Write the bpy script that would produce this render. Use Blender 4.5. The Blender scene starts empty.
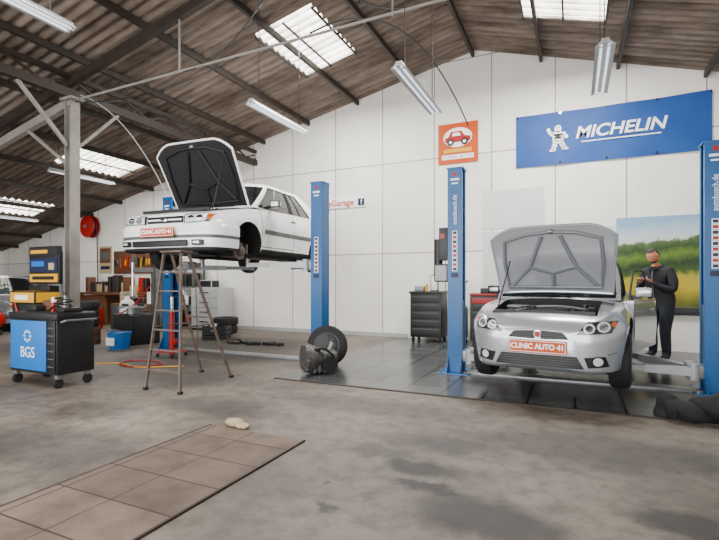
import bpy, bmesh, math, random
import numpy as np
from mathutils import Vector, Matrix, Euler
from mathutils.bvhtree import BVHTree
random.seed(4)
pi=math.pi
scene=bpy.context.scene
COL=scene.collection

# ------------------------------------------------------------------ materials
def lin(c):
    return tuple(((x/255)/12.92 if x/255<=0.04045 else (((x/255)+0.055)/1.055)**2.4) for x in c)
def mat(name,rgb,rough=0.5,metal=0.0,var=0.0,scale=6.0,bump=0.0,coat=0.0,emit=None,es=0.0,trans=0.0,var2=None):
    m=bpy.data.materials.new(name); m.use_nodes=True
    nt=m.node_tree; b=nt.nodes['Principled BSDF']
    c=lin(rgb)
    b.inputs['Base Color'].default_value=(*c,1)
    b.inputs['Roughness'].default_value=rough
    b.inputs['Metallic'].default_value=metal
    if coat: b.inputs['Coat Weight'].default_value=coat
    if trans: b.inputs['Transmission Weight'].default_value=trans
    if emit is not None:
        b.inputs['Emission Color'].default_value=(*lin(emit),1)
        b.inputs['Emission Strength'].default_value=es
    if var>0 or bump>0:
        tc=nt.nodes.new('ShaderNodeTexCoord')
        n=nt.nodes.new('ShaderNodeTexNoise'); n.inputs['Scale'].default_value=scale; n.inputs['Detail'].default_value=6
        nt.links.new(tc.outputs['Object'],n.inputs['Vector'])
        if var>0:
            r=nt.nodes.new('ShaderNodeValToRGB')
            lo=tuple(x*(1-var) for x in c) if var2 is None else lin(var2)
            r.color_ramp.elements[0].position=0.35; r.color_ramp.elements[0].color=(*lo,1)
            r.color_ramp.elements[1].position=0.65; r.color_ramp.elements[1].color=(*c,1)
            nt.links.new(n.outputs['Fac'],r.inputs['Fac']); nt.links.new(r.outputs['Color'],b.inputs['Base Color'])
        if bump>0:
            bp=nt.nodes.new('ShaderNodeBump'); bp.inputs['Strength'].default_value=bump; bp.inputs['Distance'].default_value=0.02
            nt.links.new(n.outputs['Fac'],bp.inputs['Height']); nt.links.new(bp.outputs['Normal'],b.inputs['Normal'])
    return m

M={}
M['blue']=mat('lift_blue_paint',(0,88,150),0.35,0,0.12,3)
M['blue2']=mat('blue_plastic',(0,104,184),0.4)
M['steel']=mat('steel_grey',(140,142,145),0.4,0.6,0.2,8)
M['galv']=mat('galvanised',(172,175,178),0.45,0.3,0.15,5)
M['darksteel']=mat('dark_steel',(52,42,36),0.6,0.2,0.3,5)
M['colsteel']=mat('column_paint',(138,133,126),0.6,0,0.25,5)
M['black']=mat('black_plastic',(16,16,18),0.45)
M['rubber']=mat('tyre_rubber',(22,22,23),0.75,0,0.2,20)
M['white']=mat('white_paint_car',(246,246,246),0.25,0,coat=0.6)
M['silver']=mat('silver_paint_car',(176,180,186),0.24,0.5,coat=0.7)
M['silverdk']=mat('silver_underside',(112,115,120),0.45,0.2)
M['glass']=mat('dark_glass',(20,25,28),0.06,0,coat=0.5)
M['lamp']=mat('lamp_lens',(205,212,218),0.1,0.1,coat=0.8)
M['lampdk']=mat('lamp_dark_housing',(44,48,54),0.15,0.3,coat=0.8)
M['amber']=mat('amber_lens',(200,88,0),0.2,coat=0.4)
M['redl']=mat('red_plastic',(160,6,4),0.4)
M['orange']=mat('orange_sign',(190,72,0),0.65)
M['chrome']=mat('chrome',(205,205,208),0.12,1.0)
M['alloy']=mat('alloy_rim',(150,152,156),0.3,0.8)
M['under']=mat('underbody',(24,23,22),0.8,0,0.3,6)
M['engine']=mat('engine_metal',(104,101,97),0.5,0.6,0.5,25)
M['engdk']=mat('engine_black',(26,26,28),0.5,0,0.3,20)
M['brown']=mat('brown_wood',(100,62,36),0.6,0,0.3,4)
M['yellow']=mat('yellow_plastic',(214,158,0),0.5)
M['whitep']=mat('white_plastic',(226,226,222),0.4)
M['cream']=mat('card',(170,150,118),0.7)
M['navy']=mat('jacket_cloth',(34,36,42),0.85,0,0.35,14,0.3)
M['jean']=mat('trouser_cloth',(34,39,52),0.85,0,0.35,14,0.3)
M['skin']=mat('skin',(200,128,96),0.5)
M['hair']=mat('hair_grey_brown',(70,60,54),0.8,0,0.4,60)
M['shoe']=mat('shoe_leather',(20,18,18),0.5)
M['rust']=mat('ladder_steel',(112,98,88),0.5,0.4,0.35,12)
M['cloth']=mat('black_cloth',(18,18,21),0.85,0,0.3,10,0.3)
M['inkw']=mat('print_white',(244,244,246),0.5)
M['inkb']=mat('print_navy',(12,22,62),0.5)
M['banner']=mat('banner_blue',(0,68,142),0.6,0,0.12,1.2)
M['greyp']=mat('grey_panel',(168,170,170),0.6,0,0.1,2)
M['oil']=mat('oil_grey',(88,90,90),0.5,0,0.3,5)
M['tube']=mat('fluorescent_tube',(240,244,248),0.3,emit=(235,244,255),es=1.2)

# ------------------------------------------------------------------ mesh builder
class MB:
    def __init__(s): s.bm=bmesh.new(); s.mats=[]
    def mi(s,m):
        if isinstance(m,str): m=M[m]
        if m not in s.mats: s.mats.append(m)
        return s.mats.index(m)
    def _setf(s,faces,m):
        i=s.mi(m)
        for f in faces: f.material_index=i
    def box(s,c,d,m,rot=None,bev=0.0):
        T=Matrix.Translation(Vector(c))
        if rot is not None:
            R=Euler(rot).to_matrix().to_4x4() if not isinstance(rot,Matrix) else rot
            T=T@R
        T=T@Matrix.Diagonal((d[0],d[1],d[2],1))
        r=bmesh.ops.create_cube(s.bm,size=1,matrix=T)
        fs=set(f for v in r['verts'] for f in v.link_faces); s._setf(fs,m)
        if bev>0:
            es=list(set(e for v in r['verts'] for e in v.link_edges))
            bmesh.ops.bevel(s.bm,geom=es,offset=bev,segments=2,affect='EDGES',profile=0.6)
    def boxb(s,a,b,m,bev=0.0):
        a=Vector(a); b=Vector(b)
        s.box((a+b)/2,[abs(b[i]-a[i]) for i in range(3)],m,None,bev)
    def beam(s,p1,p2,w,h,m):
        p1=Vector(p1);p2=Vector(p2); d=p2-p1; L=d.length; z=d.normalized()
        up=Vector((0,0,1)) if abs(z.z)<0.95 else Vector((0,1,0))
        x=up.cross(z).normalized(); y=z.cross(x)
        R=Matrix((x,y,z)).transposed().to_4x4()
        s.box((p1+p2)/2,(w,h,L),m,R)
    def cyl(s,p1,p2,r,m,r2=None,seg=18):
        p1=Vector(p1);p2=Vector(p2); d=p2-p1; L=d.length
        q=Vector((0,0,1)).rotation_difference(d.normalized()).to_matrix().to_4x4()
        T=Matrix.Translation((p1+p2)/2)@q
        rr=bmesh.ops.create_cone(s.bm,cap_ends=True,segments=seg,radius1=r,radius2=r if r2 is None else r2,depth=L,matrix=T)
        fs=set(f for v in rr['verts'] for f in v.link_faces); s._setf(fs,m)
    def sph(s,c,r,m,seg=16,rot=None):
        if not hasattr(r,'__len__'): r=(r,r,r)
        T=Matrix.Translation(Vector(c))
        if rot is not None: T=T@Euler(rot).to_matrix().to_4x4()
        T=T@Matrix.Diagonal((*r,1))
        rr=bmesh.ops.create_uvsphere(s.bm,u_segments=seg,v_segments=max(6,seg*2//3),radius=1,matrix=T)
        fs=set(f for v in rr['verts'] for f in v.link_faces); s._setf(fs,m)
        return rr['verts']
    def tube(s,pts,r,m,seg=8,closed=False):
        pts=[Vector(p) for p in pts]; n=len(pts); rings=[]
        prev=None
        for i,p in enumerate(pts):
            if closed: t=(pts[(i+1)%n]-pts[i-1]).normalized()
            else: t=(pts[min(i+1,n-1)]-pts[max(i-1,0)]).normalized()
            if prev is None:
                a=Vector((0,0,1)) if abs(t.z)<0.9 else Vector((1,0,0))
                x=a.cross(t).normalized()
            else:
                x=(prev-t*prev.dot(t)).normalized()
            prev=x; y=t.cross(x)
            rings.append([s.bm.verts.new(p+(x*math.cos(2*pi*k/seg)+y*math.sin(2*pi*k/seg))*r) for k in range(seg)])
        fs=[]
        for i in range(n if closed else n-1):
            A=rings[i];B=rings[(i+1)%n]
            for k in range(seg): fs.append(s.bm.faces.new((A[k],A[(k+1)%seg],B[(k+1)%seg],B[k])))
        if not closed:
            fs.append(s.bm.faces.new(rings[0][::-1])); fs.append(s.bm.faces.new(rings[-1]))
        s._setf(fs,m)
    def lathe(s,prof,m,T,seg=32,closed=False):
        rings=[]
        for r,z in prof:
            rings.append([s.bm.verts.new(T@Vector((r*math.cos(2*pi*k/seg),r*math.sin(2*pi*k/seg),z))) for k in range(seg)])
        fs=[]
        n=len(rings)
        for i in range(n if closed else n-1):
            A=rings[i];B=rings[(i+1)%n]
            for k in range(seg): fs.append(s.bm.faces.new((A[k],A[(k+1)%seg],B[(k+1)%seg],B[k])))
        s._setf(fs,m)
    def grid(s,f,us,vs,m):
        V=[[s.bm.verts.new(Vector(f(u,v))) for v in vs] for u in us]
        for i in range(len(us)-1):
            for j in range(len(vs)-1):
                mm=m((us[i]+us[i+1])/2,(vs[j]+vs[j+1])/2) if callable(m) else m
                if mm is None: continue
                fc=s.bm.faces.new((V[i][j],V[i+1][j],V[i+1][j+1],V[i][j+1])); fc.material_index=s.mi(mm)
    def poly(s,pts,m):
        f=s.bm.faces.new([s.bm.verts.new(Vector(p)) for p in pts]); f.material_index=s.mi(m)
    def prism(s,pts2,y0,y1,m,axis='y'):
        def P(p,t): return Vector((p[0],t,p[1])) if axis=='y' else (Vector((t,p[0],p[1])) if axis=='x' else Vector((p[0],p[1],t)))
        A=[s.bm.verts.new(P(p,y0)) for p in pts2]; B=[s.bm.verts.new(P(p,y1)) for p in pts2]
        fs=[s.bm.faces.new(A),s.bm.faces.new(B[::-1])]
        n=len(pts2)
        for i in range(n): fs.append(s.bm.faces.new((A[i],B[i],B[(i+1)%n],A[(i+1)%n])))
        s._setf(fs,m)
    def obj(s,name,parent=None,loc=(0,0,0),rot=(0,0,0),ang=35,recalc=True):
        if recalc: bmesh.ops.recalc_face_normals(s.bm,faces=s.bm.faces[:])
        me=bpy.data.meshes.new(name); s.bm.to_mesh(me); s.bm.free()
        for m in s.mats: me.materials.append(m)
        for p in me.polygons: p.use_smooth=True
        try: me.set_sharp_from_angle(angle=math.radians(ang))
        except Exception: pass
        o=bpy.data.objects.new(name,me); COL.objects.link(o)
        o.location=loc; o.rotation_euler=rot
        if parent: o.parent=parent
        return o
def empty(name,loc=(0,0,0),rz=0):
    o=bpy.data.objects.new(name,None); COL.objects.link(o); o.location=loc; o.rotation_euler=(0,0,rz); o.empty_display_size=0.2
    return o
def text(body,size,loc,rot,m,parent,name='lettering',ext=0.002,xs=1.0,bold=0.0,shear=0.0):
    cu=bpy.data.curves.new(name,'FONT'); cu.body=body; cu.size=size; cu.align_x='CENTER'; cu.align_y='CENTER'; cu.extrude=ext; cu.offset=bold; cu.shear=shear
    o=bpy.data.objects.new(name,cu); COL.objects.link(o)
    dg=bpy.context.evaluated_depsgraph_get(); me=bpy.data.meshes.new_from_object(o.evaluated_get(dg))
    bpy.data.objects.remove(o)
    me.materials.clear(); me.materials.append(M[m] if isinstance(m,str) else m)
    o=bpy.data.objects.new(name,me); COL.objects.link(o)
    o.location=loc; o.rotation_euler=rot; o.scale=(xs,1,1)
    if parent: o.parent=parent
    return o

# ------------------------------------------------------------------ room
APX,APZ,SL,SR=-1.9,6.15,0.22,0.30
XL,XR,YB,YF=-19.0,4.6,9.9,-4.0
def roofz(x): return APZ-(SL*(APX-x) if x<APX else SR*(x-APX))

def floor_material():
    m=bpy.data.materials.new('concrete_floor'); m.use_nodes=True; nt=m.node_tree; N=nt.nodes; L=nt.links
    b=N['Principled BSDF']; tc=N.new('ShaderNodeTexCoord')
    n1=N.new('ShaderNodeTexNoise'); n1.inputs['Scale'].default_value=0.6; n1.inputs['Detail'].default_value=9; n1.inputs['Roughness'].default_value=0.68
    n2=N.new('ShaderNodeTexNoise'); n2.inputs['Scale'].default_value=7; n2.inputs['Detail'].default_value=9; n2.inputs['Roughness'].default_value=.65
    n3=N.new('ShaderNodeTexNoise'); n3.inputs['Scale'].default_value=60; n3.inputs['Detail'].default_value=3
    for n in (n1,n2,n3): L.new(tc.outputs['Object'],n.inputs['Vector'])
    r=N.new('ShaderNodeValToRGB'); e=r.color_ramp.elements
    e[0].position=0.36; e[0].color=(*lin((80,72,65)),1); e[1].position=0.64; e[1].color=(*lin((134,124,114)),1)
    L.new(n1.outputs['Fac'],r.inputs['Fac'])
    mx=N.new('ShaderNodeMix'); mx.data_type='RGBA'; mx.blend_type='MULTIPLY'; mx.inputs[0].default_value=0.85
    r2=N.new('ShaderNodeValToRGB'); r2.color_ramp.elements[0].position=0.34; r2.color_ramp.elements[0].color=(0.5,0.48,0.46,1); r2.color_ramp.elements[1].position=0.56; r2.color_ramp.elements[1].color=(1,1,1,1)
    L.new(n2.outputs['Fac'],r2.inputs['Fac']); L.new(r.outputs['Color'],mx.inputs[6]); L.new(r2.outputs['Color'],mx.inputs[7])
    stains=[(-0.95,3.0,0.24,0.12,.98),(-0.80,2.72,.26,.08,.98),(-0.42,2.5,0.36,0.24,.9),(0.55,2.85,.25,.15,.85),(-1.3,3.15,.24,.14,.6),(-1.0,3.5,.4,.18,.55),(-4.6,4.6,.8,.5,.55),(-5.8,5.3,.9,.5,.65),(-1.25,2.25,.05,.05,.85),(-1.4,2.6,.04,.04,.8),(-3.3,3.6,.6,.25,.5),(.3,3.9,.8,.35,.55),(-3.6,2.2,.9,.4,.45),(-6.5,7.5,1.8,.9,.65),(-9,5.4,1.5,.8,.65),(-1.9,4.3,1.0,.28,.5),(-4.3,3.0,.4,.3,.5),(-5.2,6.3,1.3,.5,.65)]
    nd=N.new('ShaderNodeTexNoise'); nd.inputs['Scale'].default_value=4; nd.inputs['Detail'].default_value=6; nd.inputs['Roughness'].default_value=.65
    L.new(tc.outputs['Object'],nd.inputs['Vector'])
    sc=N.new('ShaderNodeVectorMath'); sc.operation='MULTIPLY_ADD'; sc.inputs[1].default_value=(0.4,0.4,0); sc.inputs[2].default_value=(-.2,-.2,0)
    L.new(nd.outputs['Color'],sc.inputs[0])
    ad=N.new('ShaderNodeVectorMath'); ad.operation='ADD'; L.new(tc.outputs['Object'],ad.inputs[0]); L.new(sc.outputs[0],ad.inputs[1])
    last=None
    for (x,y,rx,ry,a) in stains:
        s1=N.new('ShaderNodeVectorMath'); s1.operation='SUBTRACT'; L.new(ad.outputs[0],s1.inputs[0]); s1.inputs[1].default_value=(x,y,0)
        s2=N.new('ShaderNodeVectorMath'); s2.operation='MULTIPLY'; L.new(s1.outputs[0],s2.inputs[0]); s2.inputs[1].default_value=(1/rx,1/ry,0)
        ln=N.new('ShaderNodeVectorMath'); ln.operation='LENGTH'; L.new(s2.outputs[0],ln.inputs[0])
        mr=N.new('ShaderNodeMapRange'); mr.interpolation_type='SMOOTHSTEP'; L.new(ln.outputs['Value'],mr.inputs[0])
        mr.inputs[1].default_value=0.6; mr.inputs[2].default_value=1.5; mr.inputs[3].default_value=a; mr.inputs[4].default_value=0
        if last is None: last=mr.outputs[0]
        else:
            mm=N.new('ShaderNodeMath'); mm.operation='MAXIMUM'; L.new(last,mm.inputs[0]); L.new(mr.outputs[0],mm.inputs[1]); last=mm.outputs[0]
    m3=N.new('ShaderNodeMix'); m3.data_type='RGBA'; L.new(last,m3.inputs[0]); L.new(mx.outputs[2],m3.inputs[6]); m3.inputs[7].default_value=(*lin((38,35,34)),1)
    L.new(m3.outputs[2],b.inputs['Base Color'])
    rr=N.new('ShaderNodeMapRange'); L.new(n1.outputs['Fac'],rr.inputs[0]); rr.inputs[1].default_value=.3; rr.inputs[2].default_value=.7; rr.inputs[3].default_value=.46; rr.inputs[4].default_value=.75
    L.new(rr.outputs[0],b.inputs['Roughness'])
    bp=N.new('ShaderNodeBump'); bp.inputs['Strength'].default_value=.3; bp.inputs['Distance'].default_value=.01
    L.new(n3.outputs['Fac'],bp.inputs['Height']); L.new(bp.outputs['Normal'],b.inputs['Normal'])
    return m
def brick_material(name,c1,c2,mortar,w,h,ms,axes,rough,offset=0.0,grime=0.0,shift=(0,0),nscale=1.1):
    m=bpy.data.materials.new(name); m.use_nodes=True; nt=m.node_tree; N=nt.nodes; L=nt.links
    b=N['Principled BSDF']; tc=N.new('ShaderNodeTexCoord'); sp=N.new('ShaderNodeSeparateXYZ'); cb=N.new('ShaderNodeCombineXYZ')
    L.new(tc.outputs['Object'],sp.inputs[0])
    for k,a in enumerate(axes):
        ad=N.new('ShaderNodeMath'); ad.operation='ADD'; L.new(sp.outputs[a],ad.inputs[0]); ad.inputs[1].default_value=shift[k]; L.new(ad.outputs[0],cb.inputs[k])
    br=N.new('ShaderNodeTexBrick'); br.offset=offset; br.squash=1; L.new(cb.outputs[0],br.inputs['Vector'])
    br.inputs['Color1'].default_value=(*lin(c1),1); br.inputs['Color2'].default_value=(*lin(c2),1); br.inputs['Mortar'].default_value=(*lin(mortar),1)
    br.inputs['Scale'].default_value=1; br.inputs['Mortar Size'].default_value=ms; br.inputs['Brick Width'].default_value=w; br.inputs['Row Height'].default_value=h; br.inputs['Mortar Smooth'].default_value=.1
    out=br.outputs['Color']
    n=N.new('ShaderNodeTexNoise'); n.inputs['Scale'].default_value=nscale; n.inputs['Detail'].default_value=8; n.inputs['Roughness'].default_value=.65; L.new(tc.outputs['Object'],n.inputs['Vector'])
    if grime>0:
        r=N.new('ShaderNodeValToRGB'); r.color_ramp.elements[0].position=.3; r.color_ramp.elements[0].color=(1-grime,1-grime*1.05,1-grime*1.15,1); r.color_ramp.elements[1].position=.6; r.color_ramp.elements[1].color=(1,1,1,1)
        L.new(n.outputs['Fac'],r.inputs['Fac'])
        x=N.new('ShaderNodeMix'); x.data_type='RGBA'; x.blend_type='MULTIPLY'; x.inputs[0].default_value=1; L.new(out,x.inputs[6]); L.new(r.outputs['Color'],x.inputs[7]); out=x.outputs[2]
    L.new(out,b.inputs['Base Color']); b.inputs['Roughness'].default_value=rough
    return m

floor_m=floor_material()
tile_m=brick_material('dark_floor_tiles',(66,68,71),(84,87,89),(24,25,26),.45,.45,.014,('X','Y'),.24,grime=.35)
wall_m=brick_material('white_wall_panels',(243,240,233),(231,228,222),(150,147,140),1.22,2.05,.012,('X','Z'),.6,grime=.10,shift=(.35,.15))
pit_m=brick_material('pit_cover_boards',(118,99,88),(100,84,75),(46,39,35),.93,.36,.006,('X','Y'),.8,grime=.5,shift=(.01,0),nscale=3.0)

b=MB(); b.boxb((XL,YF,-.2),(XR,YB+.1,0),floor_m); b.obj('floor')
b=MB(); b.boxb((-3.5,5.0,0),(XR,YB,.008),tile_m); b.boxb((-3.53,4.97,0),(XR,5.0,.012),'darksteel'); b.obj('trim_tiled_floor')
b=MB(); b.boxb((-2.87,.2,0),(-1.93,3.1,.012),pit_m); b.boxb((-2.884,.2,0),(-2.868,3.12,.013),'darksteel'); b.boxb((-1.932,.2,0),(-1.916,3.12,.013),'darksteel'); b.boxb((-2.402,.2,.012),(-2.398,3.1,.013),'darksteel')
b.obj('inspection_pit_cover')
b=MB(); b.prism([(XL,0),(XR,0),(XR,roofz(XR)),(APX,APZ),(XL,roofz(XL))],YB,YB+.12,wall_m); b.obj('wall_back')
b=MB(); b.boxb((XL-.1,YF,0),(XL,YB+.1,roofz(XL)),wall_m); b.obj('wall_left')
b=MB(); b.boxb((XR,YF,0),(XR+.1,YB+.1,roofz(XR)),mat('right_wall_paint',(215,213,208),.6,0,.1,1)); b.obj('wall_right')
b=MB(); b.boxb((-9.5,YB-.03,0),(-3.4,YB,.09),'greyp'); b.boxb((XL,YB-.02,0),(-9.5,YB,.09),'brown'); b.obj('baseboard_back')
b=MB()
ws=mat('wall_sheet',(210,211,208),.55,0,.06,2)
for (x0,x1,z0,z1) in [(-1.75,-.55,2.35,3.15),(-.52,.7,.9,2.3),(-1.75,-.55,1.0,2.3)]:
    b.boxb((x0,YB-.012,z0),(x1,YB,z1),ws)
b.obj('trim_wall_sheets')

# roof
SKY=[(-4.95,-3.85,6.45,8.15),(-.8,.45,7.0,8.4),(-11.2,-10.1,6.9,8.7),(-15,-13.9,6.9,8.6),(-4.95,-3.85,-1,1.0),(-10.2,-9.2,0,2)]
def insky(x,y): return any(a<=x<=c and d<=y<=e for a,c,d,e in SKY)
xs=sorted(set(list(np.round(np.arange(XL,XR+.01,.4),3))+[APX]+[v for s in SKY for v in s[:2]]+[XR]))
pitch=.177; ysr=list(np.arange(YF,YB+.03,pitch/6))
amp=.028
def rz(x,y): return (x,y,roofz(x)+amp*math.sin(2*pi*y/pitch))
def roof_material():
    m=bpy.data.materials.new('corrugated_fibre_cement'); m.use_nodes=True; nt=m.node_tree; N=nt.nodes; L=nt.links
    b=N['Principled BSDF']; tc=N.new('ShaderNodeTexCoord'); mp=N.new('ShaderNodeMapping'); mp.inputs['Scale'].default_value=(.35,1.6,1)
    n=N.new('ShaderNodeTexNoise'); n.inputs['Scale'].default_value=1.6; n.inputs['Detail'].default_value=8; n.inputs['Roughness'].default_value=.7
    L.new(tc.outputs['Object'],mp.inputs[0]); L.new(mp.outputs[0],n.inputs['Vector'])
    r=N.new('ShaderNodeValToRGB'); e=r.color_ramp.elements; e[0].position=.34; e[0].color=(*lin((72,57,48)),1); e[1].position=.66; e[1].color=(*lin((140,126,114)),1)
    L.new(n.outputs['Fac'],r.inputs['Fac']); L.new(r.outputs['Color'],b.inputs['Base Color']); b.inputs['Roughness'].default_value=.85
    return m
roof_m=roof_material()
b=MB()
b.grid(rz,xs,ysr,lambda x,y: None if insky(x,y) else roof_m)
for v in [v for v in b.bm.verts if not v.link_faces]: b.bm.verts.remove(v)
b.obj('ceiling',ang=80,recalc=False)
sky_m=mat('translucent_skylight',(235,235,228),.5,emit=(255,250,236),es=3.6)
nt=sky_m.node_tree; tcn=nt.nodes.new('ShaderNodeTexCoord'); sep=nt.nodes.new('ShaderNodeSeparateXYZ'); nt.links.new(tcn.outputs['Object'],sep.inputs[0])
mu=nt.nodes.new('ShaderNodeMath'); mu.operation='MULTIPLY'; mu.inputs[1].default_value=2*pi/pitch; nt.links.new(sep.outputs['Y'],mu.inputs[0])
sn=nt.nodes.new('ShaderNodeMath'); sn.operation='SINE'; nt.links.new(mu.outputs[0],sn.inputs[0])
nz=nt.nodes.new('ShaderNodeTexNoise'); nz.inputs['Scale'].default_value=3; nz.inputs['Detail'].default_value=5; nt.links.new(tcn.outputs['Object'],nz.inputs['Vector'])
ma=nt.nodes.new('ShaderNodeMath'); ma.operation='MULTIPLY_ADD'; ma.inputs[1].default_value=.22; nt.links.new(sn.outputs[0],ma.inputs[0]); nt.links.new(nz.outputs['Fac'],ma.inputs[2])
mrr=nt.nodes.new('ShaderNodeMapRange'); nt.links.new(ma.outputs[0],mrr.inputs[0]); mrr.inputs[1].default_value=.2; mrr.inputs[2].default_value=.8; mrr.inputs[3].default_value=1.2; mrr.inputs[4].default_value=7.5
nt.links.new(mrr.outputs[0],nt.nodes['Principled BSDF'].inputs['Emission Strength'])
for i,s in enumerate(SKY):
    b=MB(); b.grid(rz,[s[0],(s[0]+s[1])/2,s[1]],[y for y in ysr if s[2]-.03<=y<=s[3]+.03],sky_m)
    for k in range(3):
        x=s[0]+(s[1]-s[0])*k/2
        b.beam((x,s[2],roofz(x)-.05),(x,s[3],roofz(x)-.05),.03,.03,'darksteel')
    b.obj('window_%d'%(i+1),recalc=False)
b=MB()
for k in range(-13,5):
    x=APX-.05+1.34*k
    if x<XL+.1 or x>XR-.1: continue
    b.boxb((x-.028,YF,roofz(x)-.14),(x+.028,YB,roofz(x)-.035),'darksteel')
b.obj('trim_purlins')
b=MB()
for Y in (.2,5.0):
    b.beam((-7.6,Y,roofz(-7.6)-.3),(APX,Y,APZ-.3),.09,.14,'darksteel'); b.beam((APX,Y,APZ-.3),(XR,Y,roofz(XR)-.3),.09,.14,'darksteel')
    b.beam((XL,Y,roofz(XL)-.3),(-7.6,Y,roofz(-7.6)-.3),.09,.14,'darksteel')
    b.cyl((-7.6,Y,4.27),(XR,Y,4.42),.018,'colsteel',seg=8)
    for x in (-5.2,APX,1.2): b.cyl((x,Y,4.3),(x,Y,roofz(x)-.25),.014,'colsteel',seg=8)
    b.beam((-12.5,Y,3.2),(-7.6,Y,4.25),.1,.14,'colsteel')
b.obj('trim_roof_frames')
b=MB()
b.boxb((-7.66,YF,4.3),(-7.54,YB,4.44),'darksteel')
b.boxb((-7.64,YF,4.62),(-7.56,YB,4.7),'darksteel')
for y in np.arange(-3.5,9.9,1.0): 
    b.beam((-7.6,y,4.44),(-7.6,y+.5,4.62),.03,.03,'darksteel'); b.beam((-7.6,y+.5,4.62),(-7.6,y+1.0 if y+1<9.9 else 9.85,4.44),.03,.03,'darksteel')
b.obj('trim_girder')
for Y in (.2,5.0):
    b=MB()
    b.boxb((-7.68,Y-.08,0),(-7.66,Y+.08,4.3),'colsteel'); b.boxb((-7.54,Y-.08,0),(-7.52,Y+.08,4.3),'colsteel'); b.boxb((-7.66,Y-.012,0),(-7.54,Y+.012,4.3),'colsteel')
    b.boxb((-7.75,Y-.15,0),(-7.45,Y+.15,.02),'colsteel'); b.boxb((-7.75,Y-.12,4.26),(-7.45,Y+.12,4.3),'colsteel')
    b.beam((-7.6,Y+.08,3.5),(-7.6,Y+.85,4.3),.05,.05,'colsteel'); b.beam((-7.6,Y-.08,3.5),(-7.6,Y-.85,4.3),.05,.05,'colsteel')
    b.beam((-7.68,Y,3.2),(-8.9,Y,4.0),.05,.05,'colsteel')
    b.obj('steel_column')
# ------------------------------------------------------------------ fluorescent fixtures
def fixture(x,y0,y1,z,wire=True):
    b=MB()
    b.prism([(-.09,0),(-.035,.055),(.035,.055),(.09,0),(.075,0),(.03,.03),(-.03,.03),(-.075,0)],0,y1-y0,'galv')
    b.boxb((-.035,0,.05),(.035,y1-y0,.075),'galv')
    for dx in (-.035,.035):
        b.cyl((dx,.03,.008),(dx,y1-y0-.03,.008),.013,'tube',seg=10)
        b.cyl((dx,0,.008),(dx,.03,.008),.016,'whitep',seg=10); b.cyl((dx,y1-y0-.03,.008),(dx,y1-y0,.008),.016,'whitep',seg=10)
    h=roofz(x)-z
    for yy in (.2,y1-y0-.2): b.cyl((0,yy,.07),(0,yy,h-.0),.006,'darksteel',seg=6)
    b.obj('fluorescent_light',loc=(x,y0,z))
for f in [(-1.72,4.7,6.2,3.55),(-4.24,5.4,6.9,3.82),(.27,5.1,6.4,3.55),(-10.1,6.15,7.65,3.6),(-4.5,1.5,2.95,3.72),(-14.2,6.8,8.3,3.0)]: fixture(*f)
def arc(p1,p2,sag,n=16):
    p1=Vector(p1);p2=Vector(p2)
    return [p1.lerp(p2,i/n)-Vector((0,0,sag*4*(i/n)*(1-i/n))) for i in range(n+1)]
b=MB(); b.tube(arc((-3.2,5,5.6),(-1.5,5,4.35),.35),.012,'black'); b.tube(arc((-3.0,5,4.36),(-1.95,9.4,4.4),-.9),.012,'black'); b.tube(arc((-5.2,5,4.3),(-3.2,5,5.6),.4),.01,'black')
b.tube(arc((-7.6,5,4.4),(-6.85,6.3,2.84),-.4),.008,'greyp'); b.tube(arc((-8,5,4.35),(-4,5,4.33),.25,24),.008,'black')
b.obj('hanging_cable')

# ------------------------------------------------------------------ car tools
def pch(xs,ys,xq):
    xs=np.array(xs,float); ys=np.array(ys,float); h=np.diff(xs); d=np.diff(ys)/h; m=np.zeros(len(xs))
    m[0]=d[0]; m[-1]=d[-1]
    for i in range(1,len(xs)-1):
        if d[i-1]*d[i]<=0: m[i]=0
        else:
            w1=2*h[i]+h[i-1]; w2=h[i]+2*h[i-1]; m[i]=(w1+w2)/(w1/d[i-1]+w2/d[i])
    i=np.clip(np.searchsorted(xs,xq)-1,0,len(xs)-2); t=(xq-xs[i])/h[i]
    return (2*t**3-3*t**2+1)*ys[i]+(t**3-2*t**2+t)*h[i]*m[i]+(-2*t**3+3*t**2)*ys[i+1]+(t**3-t**2)*h[i]*m[i+1]
def cat(P,n):
    out=[]
    P=[Vector(p) for p in P]
    for i in range(len(P)-1):
        p0=P[max(i-1,0)];p1=P[i];p2=P[i+1];p3=P[min(i+2,len(P)-1)]
        for k in range(n):
            t=k/n
            out.append(0.5*((2*p1)+(-p0+p2)*t+(2*p0-5*p1+4*p2-p3)*t*t+(-p0+3*p1-3*p2+p3)*t**3))
    out.append(P[-1]); return out
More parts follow.
